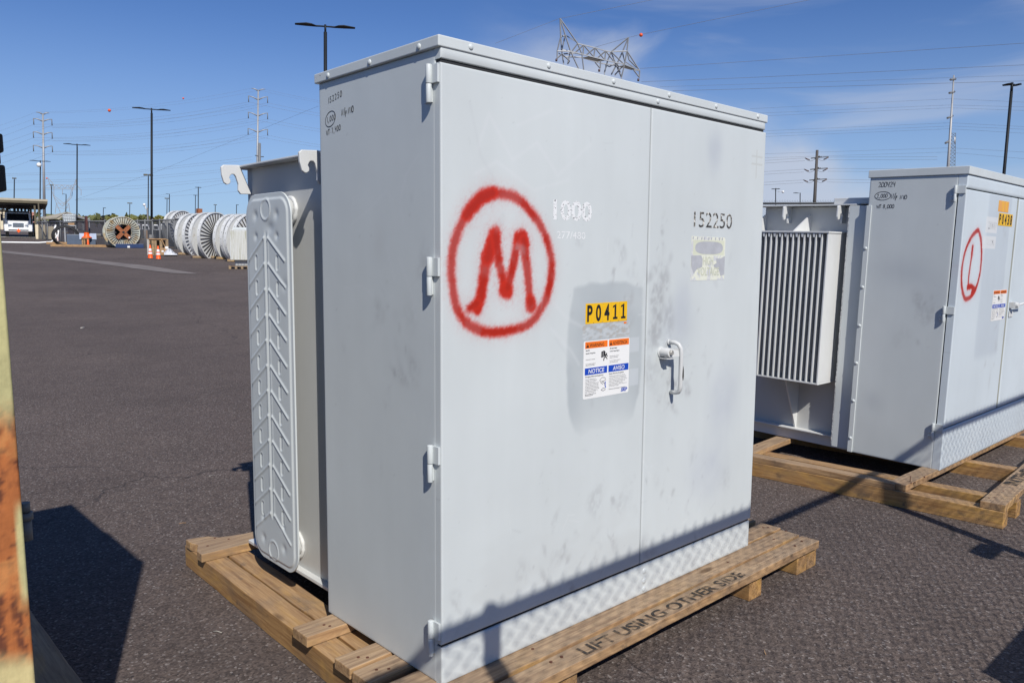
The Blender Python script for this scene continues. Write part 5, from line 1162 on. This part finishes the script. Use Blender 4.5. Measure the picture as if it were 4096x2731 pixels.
pole(668, 792, 190, 3, 'distant floodlight pole, left one of the two above the leftmost reel', 19, 3)
pole(677.5, 776, 170, 1, 'distant single-arm pole, right one of the two above the leftmost reel', 14, 3.3)
pole(781.6, 781, 180, 2, 'thin twin-head pole immediately left of the rusty column', 18, 3)
pole(793, 749, 140, 2, 'dark twin-head pole directly above the rusty column', 26, 4)
pole(861, 818, 220, 3, 'distant pole with a small box head above the middle reel', 13, 3)
pole(946, 815, 220, 0, 'distant pole with a small head above the rightmost reel', 9, 3)
pole(4048, 336, 45, 2, 'tall dark twin-head light pole behind the P0438 transformer at the far right', 79, 12.5, ub=3990, yaw=.75)
t = pole(3103, 755, 105, 2, 'small twin-head pole with a white lamp, left one of the two between the transformers', 35, 4.2)
mb = MB(); mb.tube([(0, 0, at(3103, 768, 105)[2]-t.location.z), (.6, 0, at(3103, 765, 105)[2]-t.location.z)], .03, 5); mb.ball((.62, 0, at(3103, 768, 105)[2]-t.location.z), .16, 8, 6); mb.build('camera_dome', m_white, t)
pole(3201, 771, 105, 1, 'small single-arm pole, right one of the two between the transformers', 28, 4)
# cctv mast
d = 100; c = col(594, 950, d); t = thing('camera_mast', 'slim mast with a white dome camera on a bracket, left of the tallest left pole', 'camera mast', c, (0, 0, -az(c)))
h = at(594, 832, d)[2]-c.z; k = d/3158
mb = MB(); mb.cyl((0, 0, 0), (0, 0, h), .09, n=8); mb.build('mast', m_galvd, t); mb = MB(); mb.tube([(0, 0, h-.1), (-6*k, 0, h-.1), (-7*k, 0, h+12*k), (-9*k, 0, h+13*k)], .06, 6); mb.ball((-9.5*k, 0, h+11*k), .16, 10, 7); mb.build('dome_camera', m_white, t)

# ================================================================== transmission structures
def monopole(lab, u, vt, d, rows, ub, r0=.26, r1=.52):
    T = Vector(at(u, vt, d)); B = col(ub, 950, d); t = thing('transmission_monopole', lab, 'power pylon', B, group='steel transmission monopoles'); k = d/3158; rg = Vector((math.cos(az(B)), -math.sin(az(B)), 0))
    mb = MB(); mb.cyl((0, 0, -1), T-B, r1, r0, 14); mb.build('shaft', m_gal2, t); tips = []
    for (v, ul, ur, drop, up) in rows:
        c = Vector(at(u+(ub-u)*(v-vt)/560, v, d))
        for uu, s in ((ul, -1), (ur, 1)):
            tip = Vector(at(uu, v-up+(6 if s > 0 else 0)*.6, d)); ar = MB(); ar.tube([c-B, (c+(tip-c)*.55+Vector((0, 0, .35*k*6)))-B, tip-B], [.26, .20, .12], 7); a = ar.build('cross_arm', m_gal2, t)
            if drop: e = tip-Vector((0, 0, drop*k)); mb = MB(); mb.tube([tip-B, e-B], .16, 6); mb.tube([e-B-rg*2.2*k, e-B+rg*2.2*k], .10, 5); mb.build('insulator', m_galvd, a); tips.append(e)
            else: tips.append(tip)
    return t, tips
m_gal2 = mat('pale_galvanised', (.34, .345, .35), .5, metal=.2)
m1, tips1 = monopole('pale steel monopole right of the first two light poles, near the transformer hooks', 1033, 362, 330, [(364, 1006, 1061, 0, 10), (400, 994, 1070, 22, 16), (465, 993, 1070, 22, 16), (530, 992, 1070, 22, 16)], 1027)
m2, tips2 = monopole('pale steel monopole farther left, rising behind the carport', 171.5, 457, 345, [(458, 144, 197, 0, 9), (486, 134, 207, 20, 12), (539, 133, 208, 20, 12), (593, 133, 209, 20, 12)], 181)
WIRES = []
def wire(P, lab, r=.035, sag=0, balls=()):
    pts = [Vector(p) for p in P]; out = []
    for a, b in zip(pts[:-1], pts[1:]):
        for i in range(12): f = i/12; p = a.lerp(b, f); p.z -= sag*4*f*(1-f); out.append(p)
    out.append(pts[-1]); c = out[0]; r = r*(1.15 if 'right-hand' in lab or 'lattice' in lab or 'ball' in lab else .9 if 'utility' in lab or 'right monopole' in lab and 'held' in lab else .66)
    mb = MB(); mb.tube([p-c for p in out], r, 4, smo=False)
    return tag(mb.build('overhead_wire', m_wire, loc=c), lab, 'wire', 'overhead power wires')
lv = ['top left ground wire', 'top right ground wire', 'upper left conductor', 'upper right conductor', 'middle left conductor', 'middle right conductor', 'lower left conductor', 'lower right conductor']
for i in range(8):
    a, b = tips2[i], tips1[i]; off = .9
    wire([a, b], '%s strung between the two pale monopoles' % lv[i], .045 if i > 1 else .03, 2.0)
    if i > 1: wire([a+Vector((0, 0, -off)), b+Vector((0, 0, -off))], '%s, lower wire of its bundle, strung between the two pale monopoles' % lv[i], .045, 2.4)
    e = b+(b-a)*.9; e.z = b.z-6+i*.2; wire([b, e], '%s leaving the right pale monopole behind the big transformer' % lv[i], .045 if i > 1 else .03, 2)
    e = a+(a-b)*.5; e.z = a.z-14; wire([a, e], '%s leaving the left pale monopole out of the frame' % lv[i], .045 if i > 1 else .03, 1)
for j, (P, nm) in enumerate([([(-40, 697), (540, 684), (1010, 628)], 'highest'), ([(-40, 704), (540, 690), (1010, 640)], 'second highest'), ([(-40, 727), (540, 712), (1010, 668)], 'third'), ([(-40, 732), (540, 722), (1010, 676)], 'fourth'),
                       ([(-40, 760), (540, 744), (1010, 703)], 'fifth'), ([(-40, 762), (540, 756), (1010, 711)], 'sixth'), ([(300, 802), (600, 791), (1010, 763)], 'lowest'), ([(300, 798), (640, 782), (1010, 712)], 'seventh')]):
    wire([at(u, v, 260) for u, v in P], '%s of the low wires crossing behind the left light poles' % nm, .04, 0)
wire([at(300, 800, 420), at(620, 690, 380), at(980, 545, 350), at(1274, 425, 300)], 'wire climbing steeply across the sky toward the right behind the transformer', .05)
for j, (P, nm, d) in enumerate([
        ([(1980, 175), (2238, 75)], 'wire sloping up to the left peak of the lattice tower', 205), ([(2242, 75), (2650, -8)], 'wire running up and right from the left peak of the lattice tower', 205),
        ([(2380, 190), (2514, 151)], 'short wire into the right peak of the lattice tower', 205), ([(2514, 151), (2564, 139), (3240, 0), (3600, -70)], 'wire with an orange ball, rising right from the tower peak', 205),
        ([(2560, 275), (3000, 246), (3700, 200), (4150, 170)], 'highest wire across the right-hand sky', 200), ([(2565, 328), (3000, 311), (4150, 258)], 'second wire across the right-hand sky', 200),
        ([(2690, 364), (3000, 356), (4150, 323)], 'third wire across the right-hand sky', 200), ([(2640, 348), (3300, 328), (4150, 300)], 'faint fourth wire across the right-hand sky', 330)]):
    wire([at(u, v, d) for u, v in P], nm, .035, 0)
for j, (a, b, c_, nm) in enumerate([((3000, 436), (3800, 396), (4150, 412), 'first'), ((3000, 455), (3800, 421), (4150, 430), 'second'), ((3040, 525), (3800, 492), (4150, 510), 'third'), ((3040, 548), (3800, 516), (4150, 537), 'fourth'),
                                  ((3060, 616), (3800, 592), (4150, 612), 'fifth'), ((3060, 632), (3790, 609), (4150, 640), 'sixth'), ((3040, 537), (3800, 505), (4150, 520), 'seventh'), ((3000, 467), (3800, 432), (4150, 445), 'eighth')]):
    wire([at(*a, 180), at(*b, 180), at(*c_, 180)], '%s of the thin wires held by the leaning right monopole' % nm, .022, 0)
# right monopole seen along its line
B = col(3775, 950, 180); T = Vector(at(3815.5, 302, 180)); t = thing('transmission_monopole', 'pale leaning monopole seen edge-on behind the P0438 transformer', 'power pylon', B, group='steel transmission monopoles')
mb = MB(); mb.cyl((0, 0, -1), T-B, .42, .13, 14); mb.build('shaft', m_gal2, t)
for v in (318, 370, 468, 566): c = Vector(at(3815.5-(v-302)*.078, v, 180)); f = Vector((math.sin(az(B)), math.cos(az(B)), 0)); rg = Vector((math.cos(az(B)), -math.sin(az(B)), 0)); mb = MB(); mb.tube([c-B-f*4-rg*.5-Vector((0, 0, .8)), c-B, c-B+f*4+rg*.3+Vector((0, 0, .8))], .22, 6); mb.build('cross_arm', m_galvd, t)

def truss(name, lab, cat, members, O, r, m, group=None, plates=()):
    t = thing(name, lab, cat, O, group=group); O = Vector(O); mb = MB()
    for a, b in members: mb.tube([Vector(a)-O, Vector(b)-O], r, 4, smo=False)
    mb.build('lattice', m, t)
    for P in plates: mb = MB(); mb.ext([Vector(p)-O for p in P], (0, 0, .12)); mb.build('platform', m_dark_steel_shade, t)
    return t
# lattice tower whose head shows above the big transformer
def K(x, y, dd=0): return at(2200+x/2.94, 50+y/2.94, 205+dd)
pk1, pk2 = K(118, 72), K(922, 297)
f0, b0 = 0, 5
mem = []
def line(P, dd=0): mem.extend([(K(*P[i], dd), K(*P[i+1], dd)) for i in range(len(P)-1)])
line([(85, 455), (255, 462), (380, 495), (640, 560), (765, 590), (870, 612), (1055, 685)]); line([(325, 368), (395, 385), (530, 418), (655, 455), (720, 465)])
line([(118, 72), (180, 270), (240, 455), (325, 640), (400, 800)]); line([(118, 72), (325, 368)]); line([(118, 72), (125, 290), (85, 455)]); line([(125, 290), (180, 270), (325, 355)], 1); line([(118, 72), (135, 440), (160, 600)], 4)
line([(325, 368), (255, 462)]); line([(325, 368), (375, 490), (395, 660), (405, 820)]); line([(395, 385), (300, 470)]); line([(395, 385), (390, 495)]); line([(395, 385), (520, 530)]); line([(530, 418), (430, 500)]); line([(530, 418), (515, 525)]); line([(530, 418), (640, 555)]); line([(655, 455), (560, 535)]); line([(655, 455), (645, 560)]); line([(655, 455), (760, 590)])
line([(922, 297), (720, 465), (870, 612)]); line([(922, 297), (905, 455), (875, 620), (840, 765)]); line([(922, 297), (850, 470), (790, 600), (720, 735)], 3); line([(905, 455), (1050, 680)]); line([(730, 462), (905, 457)]); line([(850, 470), (880, 580), (1000, 660)], 2); line([(905, 457), (930, 560), (1020, 650)], 4)
line([(720, 465), (680, 560), (640, 710)], 2); line([(720, 470), (770, 600), (840, 765)], 1); line([(135, 440), (255, 462)], 3); line([(160, 490), (300, 480), (390, 500)], 4); line([(240, 455), (210, 600)], 3); line([(180, 270), (140, 440)], 2); line([(140, 490), (230, 570), (205, 610)], 3)
line([(85, 455), (85, 550)]); line([(1055, 685), (1050, 770)]); line([(985, 680), (1050, 765)]); line([(595, 570), (590, 660)]); line([(530, 585), (585, 655)]); line([(100, 480), (160, 520), (370, 530)], 5); line([(370, 530), (600, 600), (860, 640), (1050, 690)], 5)
line([(790, 600), (840, 765)], 3); line([(770, 600), (700, 640), (650, 620)], 3); line([(130, 500), (80, 545)]); line([(760, 740), (830, 660), (870, 620)], 2)
tw = truss('lattice_tower', 'large gray lattice tower head showing over the top edge of the big transformer', 'power pylon', mem, at(2400, 900, 205), .17, m_galv, 'lattice transmission towers',
      plates=[[K(385, 540), K(470, 520), (K(640, 570)), K(560, 582)], [K(805, 640), K(880, 628), K(1000, 672), K(960, 680)]])
tw.location = (0, 0, 0); 
for ch in tw.children: ch.location = Vector(at(2400, 900, 205))
for x, y in ((77, 562), (580, 684), (1040, 795)): mb = MB(); a = Vector(K(x, y-14)); b = Vector(K(x-3, y+14)); mb.tube([a, b], .26, 8); mb.build('insulator', m_insul, tw)
for xx in ((325, 640, 240, 1700), (840, 765, 900, 1900), (160, 600, 100, 1700), (640, 710, 700, 1900)): mb = MB(); mb.tube([K(xx[0], xx[1]), Vector(col(2200+xx[2]/2.94, 950, 205))], .12, 5); mb.build('leg', m_galv, tw)
# far lattice tower at the left
def K8(x, y, dd=0): return at(x/3.919, 650+y/3.919, 520+dd)
mem = []
def line8(P, dd=0): mem.extend([(K8(*P[i], dd), K8(*P[i+1], dd)) for i in range(len(P)-1)])
line8([(750, 237), (775, 325), (820, 470), (885, 640), (865, 800)]); line8([(750, 237), (835, 340), (845, 410), (845, 520), (1000, 640)]); line8([(1193, 262), (1165, 340), (1120, 430), (1100, 540), (1000, 640)]); line8([(1193, 262), (1190, 345), (1140, 410), (1125, 545), (1020, 640)], 4)
line8([(840, 352), (1110, 360), (1200, 345), (1245, 405), (1272, 430), (1272, 520)]); line8([(715, 375), (775, 335)]); line8([(715, 400), (820, 405), (1200, 418)]); 
z8 = [(840, 405), (885, 352), (925, 405), (970, 356), (1015, 408), (1060, 358), (1105, 410), (1110, 362), (1145, 408)]; line8(z8)
line8([(885, 640), (1080, 645), (1100, 800)]); line8([(885, 640), (950, 790)]); line8([(1080, 645), (1000, 790)]); line8([(830, 520), (975, 690), (1010, 640)]); line8([(1130, 540), (990, 690)]); line8([(880, 700), (1000, 725), (1085, 700)]); line8([(980, 412), (980, 505)])
tw = truss('lattice_tower', 'faint distant lattice tower with a wide head, right of the left monopole', 'power pylon', mem, at(250, 900, 520), .17, mat('hazy_steel', (.30, .31, .33), .6), 'lattice transmission towers')
tw.location = (0, 0, 0)
for ch in tw.children: ch.location = Vector(at(250, 900, 520))
# radio mast behind the right monopole
mem = []; 
def K4(x, y): return at(3000+x/2.146, 200+y/2.146, 400)
ys = list(range(715, 1100, 30))
for i, y in enumerate(ys[:-1]):
    a, b = (1728-(y-715)*.06, 1766-(y-715)*.02); c_, d_ = (1728-(y-685)*.06, 1766-(y-685)*.02)
    mem += [(K4(a, y), K4(c_, y+30)), (K4(b, y), K4(d_, y+30)), (K4(a, y), K4(d_, y+30)), (K4(b, y), K4(c_, y+30)), (K4(a, y), K4(b, y))]
tw = truss('radio_mast', 'thin lattice radio mast directly behind the leaning monopole', 'mast', mem, at(3810, 900, 400), .10, m_galvd); tw.location = (0, 0, 0)
for ch in tw.children: ch.location = Vector(at(3810, 900, 400))
mb = MB(); mb.tube([K4(1758, 748), K4(1757, 800)], .25, 5); mb.build('antenna', m_white, tw)
# steel pole with insulators between the transformers
d = 90; B = col(3251, 950, d); T = Vector(at(3268.8, 601, d)); k = kw(3268, d)*.97; t = thing('utility_pole', 'gray utility pole with three tiers of insulator arms between the transformers', 'utility pole', B); rg = Vector((math.cos(az(B)), -math.sin(az(B)), 0)); fw = Vector((math.sin(az(B)), math.cos(az(B)), 0))
mb = MB(); mb.cyl((0, 0, 0), T-B, .20, .135, 14); mb.build('pole', mat('dark_weathered_pole', (.075, .068, .062), .7), t)
tl = []
for v in (631, 676, 719):
    c = Vector(at(3269-(v-601)*.072, v, d)); 
    mb = MB(); mb.tube([c-B-rg*24*k-Vector((0, 0, 2*k)), c-B, c-B+rg*20*k+Vector((0, 0, 3*k))], .05, 5); mb.tube([c-B, c-B+rg*48*k+Vector((0, 0, 2*k))], .045, 5); mb.obox(c-B-rg*9*k-Vector((0, 0, 3*k)), c-B+rg*12*k+Vector((0, 0, 5*k)), .12, .14); a = mb.build('cross_arm', m_dark_steel_shade, t)
    for s, e in ((-1, 48), (1, 48)):
        mb = MB(); L0 = c-B+rg*s*8*k; pts = [c-B+rg*(s*e*f)*k-Vector((0, 0, (14*math.sin(PI*f))*k)) for f in (.1, .3, .5, .7, .9)]; mb.tube(pts, .02, 4); mb.build('jumper', m_wire, a)
        mb = MB(); mb.tube([c-B+rg*s*(e-20)*k-Vector((0, 0, 9*k)), c-B+rg*s*e*k], .05, 6); mb.build('insulator', m_insul, a)
        tl.append(c+rg*s*e*k)
for i, nm in enumerate(('top tier leaving left', 'top tier leaving right', 'middle tier leaving left', 'middle tier leaving right', 'bottom tier leaving left', 'bottom tier leaving right')):
    a = tl[i]; s = -1 if i % 2 == 0 else 1; L_ = 420*k
    for q_, nn in ((0, 'upper wire of the '), (.14, 'lower wire of the ')): wire([a-Vector((0, 0, q_*2)), a+rg*s*L_-Vector((0, 0, q_*2+(12+i)*k))-fw*0], nn+nm+' of the utility pole', .014, 0)
d = 200; B = col(1038, 950, d); T = Vector(at(1038.7, 573, d)); t = thing('utility_pole', 'short gray utility pole overlapping the right pale monopole above the tank hooks', 'utility pole', B)
mb = MB(); mb.cyl((0, 0, 0), T-B, .32, .28, 10); mb.build('pole', m_galvd, t); mb = MB(); c = Vector(at(1038, 627, d))-B; rg = Vector((math.cos(az(B)), -math.sin(az(B)), 0)); mb.tube([c-rg*1.0+Vector((0, 0, .25)), c, c+rg*1.0], .1, 5); mb.build('cross_arm', m_dark_steel_shade, t)
for u, v, r, lab in ((437.5, 442.5, 5.3, 'larger orange marker ball hanging over the left light poles'), (733, 394, 3.3, 'smaller orange marker ball between the first pole and the right monopole'), (2564, 141, 7.0, 'orange marker ball just right of the lattice tower peak'), (187, 713.5, 2.6, 'tiny orange marker ball at the peak of the far lattice tower')):
    d = {437.5: 290, 733: 300, 2564: 205, 187: 518}[u]; c = Vector(at(u, v, d)); mb = MB(); mb.ball((0, 0, 0), r*d/3158, 16, 10); tag(mb.build('marker_ball', m_ball, loc=c), lab, 'marker ball', 'orange aviation marker balls')

# ================================================================== yard clutter and trees beyond the fence
def van(u0, u1, vt, vb, d, lab):
    k = kw((u0+u1)/2, d); c = Vector(at((u0+u1)/2, vb, d)); g = gz(c[0], c[1]); c.z = g; t = thing('white_van', lab, 'van', c, (0, 0, -az(c)), 'white vans parked beyond the fence'); hw = (u1-u0)/2*k; h = at((u0+u1)/2, vt, d)[2]-g
    mb = MB(); mb.ext([(-hw, 0, .4), (hw, 0, .4), (hw, 0, h*.6), (hw*.72, 0, h*.95), (hw*.6, 0, h), (-hw, 0, h)], (0, 2, 0)); mb.build('body', m_twhite, t, bevel=.1)
    mb = MB(); mb.ext([(-hw*.8, -.02, h*.62), (hw*.72, -.02, h*.62), (hw*.6, -.02, h*.88), (-hw*.8, -.02, h*.88)], (0, -.02, 0)); mb.build('window', m_glass, t)
    for x in (-hw*.6, hw*.6): mb = MB(); mb.cyl((x, -.05, .35), (x, .25, .35), .38, n=14); mb.build('wheel', m_rubber, t)
for i, (u0, u1, vt, vb, d) in enumerate([(545, 563, 896, 915, 92), (568, 598, 898, 915, 96), (614, 636, 898, 916, 94), (643, 682, 896, 918, 98), (520, 541, 899, 916, 105)]):
    van(u0, u1, vt, vb, d, ['white van right of the big reel', 'white van behind the tallest left pole', 'white van just right of the tallest left pole', 'long white van left of the leftmost reel', 'white van partly hidden by the big reel'][i])
rnd = random.Random(11)
labs = ['brown timber spool on a rack beyond the fence', 'dark crate stack beyond the fence, right of the big reel', 'dark crate stack beyond the fence behind the cones', 'gray machinery crate beyond the fence behind the tote', 'pale pallet of bagged goods beyond the fence', 'low dark container beyond the fence, left part', 'low dark container beyond the fence behind the orange spool', 'tan cylinder drum standing beyond the fence', 'dark shelving rack beyond the fence by the leftmost reel', 'gray wrapped pallet load beyond the fence near the crate']
for i, (u0, u1, vt, d, m) in enumerate([(575, 592, 921, 80, m_card), (558, 582, 945, 79, m_rubber), (617, 650, 925, 79, m_rubber), (250, 275, 925, 108, m_galvd), (380, 405, 935, 90, m_conc), (190, 240, 930, 112, m_rubber), (385, 452, 945, 84, m_rubber), (546, 561, 952, 78, m_tan), (650, 690, 935, 78, m_dark_steel_shade), (648, 662, 915, 80, m_galvd)]):
    k = kw((u0+u1)/2, d); c = col((u0+u1)/2, 950, d); h = at((u0+u1)/2, vt, d)[2]-c.z; hw = (u1-u0)/2*k
    t = thing('storage_crate', labs[i], 'crate', c, (0, 0, -az(c)+rnd.uniform(-.2, .2)), 'stored goods beyond the screened fence')
    nl = max(1, int(h/.9))
    for j in range(nl): mb = MB(); mb.box(-hw*rnd.uniform(.8, 1), hw*rnd.uniform(.8, 1), 0, 1.4, j*h/nl+.06, (j+1)*h/nl); mb.build('load', m, t, bevel=.05)
    mb = MB(); mb.box(-hw, hw, -.05, 1.45, 0, .055); mb.build('pallet', m_wood3, t)
m_leafs = [mat('mesquite_foliage', (.115, .125, .035), .8, mot=(3, .5, (1, 1, 1))), mat('palo_verde_foliage', (.21, .20, .045), .8, mot=(3, .4, (1, 1, 1))), mat('gray_brown_foliage', (.10, .085, .055), .8, mot=(3, .4, (1, 1, 1)))]
m_bark = mat('bark', (.10, .075, .05), .9)
def tree(u0, u1, vt, d, kind, lab, n=1500):
    k = kw((u0+u1)/2, d); c = col((u0+u1)/2, 950, d); h = at((u0+u1)/2, vt-7, d)[2]-c.z; hw = (u1-u0)/2*k; rnd = random.Random(lab)
    t = thing('desert_tree', lab, 'tree', c, group='trees on the horizon'); mb = MB(); mb.tube([(0, 0, -.2), (.1, 0, h*.3), (0, .1, h*.55)], [.22, .16, .08], 7)
    cl = []
    for j in range(9):
        a = rnd.uniform(0, 2*PI); rr = rnd.uniform(.15, .8)*hw; e = (rr*math.cos(a), rr*math.sin(a), h*rnd.uniform(.45, .88)*(1-.25*(rr/hw)**2)); cl.append((e, rnd.uniform(.28, .5)*min(hw, h*.5)))
        mb.tube([(.05, 0, h*rnd.uniform(.2, .4)), (e[0]*.5, e[1]*.5, e[2]*.75), e], [.09, .06, .02], 5)
    mb.build('trunk', m_bark, t); mb = MB(); sz_ = .16*max(1, d/150)
    for _ in range(n):
        e, r = rnd.choice(cl); v = Vector((rnd.gauss(0, 1), rnd.gauss(0, 1), rnd.gauss(0, .75))).normalized()*r*rnd.uniform(.3, 1.15); p_ = Vector(e)+v
        if p_.z > h: p_.z = h-rnd.uniform(0, .3)
        a = Vector((rnd.gauss(0, 1), rnd.gauss(0, 1), rnd.gauss(0, 1))).normalized()*sz_*rnd.uniform(.6, 1.5); b = a.orthogonal().normalized()*sz_*rnd.uniform(.5, 1.1)
        mb.add([p_-a, p_+b, p_+a, p_-b], [(0, 1, 2, 3)])
    mb.build('crown', m_leafs[kind], t)
for i, a in enumerate([(376, 400, 874, 190, 0), (398, 425, 878, 205, 2), (429, 478, 857, 185, 1), (468, 520, 874, 210, 0), (522, 556, 876, 215, 1), (545, 595, 867, 195, 0), (590, 624, 876, 215, 2), (612, 672, 866, 190, 1), (668, 705, 863, 185, 2), (700, 745, 877, 215, 0), (740, 800, 872, 220, 1), (800, 890, 878, 230, 0), (880, 980, 880, 230, 2), (-10, 38, 822, 150, 2), (200, 262, 871, 170, 0)]):
    tree(*a, ['low green tree left of the distant thin pole', 'small gray-brown bush left of the tall yellow-green tree', 'tall yellow-green tree just left of the big reel top', 'green bush rising directly behind the big reel', 'yellowish bush right of the big reel', 'bushy green tree left of the tallest left pole', 'gray bush directly behind the tallest left pole', 'broad yellow-green tree right of the tallest left pole', 'sparse gray-brown tree above the leftmost reel', 'green bush behind the leftmost reels', 'yellowish bush behind the second reel', 'green bush behind the middle reel', 'gray bush behind the small stained transformer', 'gray tree over the cream building at the left edge', 'dark green tree under the gabled shelter'][i])
# low treeline closing the horizon
mb = MB(); rnd = random.Random(5)
for i in range(2600):
    a = rnd.uniform(-.25, 2.1); d = rnd.uniform(380, 460); x, y = CAM[0]+d*math.sin(a), CAM[1]+d*math.cos(a); z = gz(x, y)+rnd.uniform(0, 4.2)*(.55+.45*math.sin(a*37)*math.sin(a*13)); s = rnd.uniform(1.0, 2.4)
    v = Vector((rnd.gauss(0, 1), rnd.gauss(0, 1), rnd.gauss(0, 1))).normalized()*s; b = v.orthogonal().normalized()*s*.8; p_ = Vector((x, y, z)); mb.add([p_-v, p_+b, p_+v, p_-b], [(0, 1, 2, 3)])
tag(mb.build('treeline', m_leafs[0]), 'low dark treeline along the horizon', 'treeline', kind='stuff')

# bits of litter on the asphalt near the pallets
rnd = random.Random(8)
for i, (u, v, lab) in enumerate(((3060, 2610, 'pale straw on the asphalt in front of the stencilled plank'), (730, 2095, 'pale straw on the asphalt left of the tank'), (845, 1905, 'small white scrap on the asphalt left of the radiator plate'), (870, 2530, 'tiny pale chip on the asphalt beside the left beam'), (3530, 2310, 'dark twig on the asphalt between the two pallets'), (330, 1312, 'white scrap on the asphalt in mid yard'))):
    p = ground(u, v); a = rnd.uniform(0, 3); L_ = .035 if i < 5 else .09; mb = MB(); mb.tube([(-L_*math.cos(a)/2, -L_*math.sin(a)/2, .004), (0, .003, .006), (L_*math.cos(a)/2, L_*math.sin(a)/2, .004)], (.0014 if i < 5 else .010), 5)
    tag(mb.build('litter_scrap', m_dark_steel_shade if 'dark' in lab else m_card if 'straw' in lab else m_conc, loc=p), lab, 'litter', 'scraps lying on the asphalt')
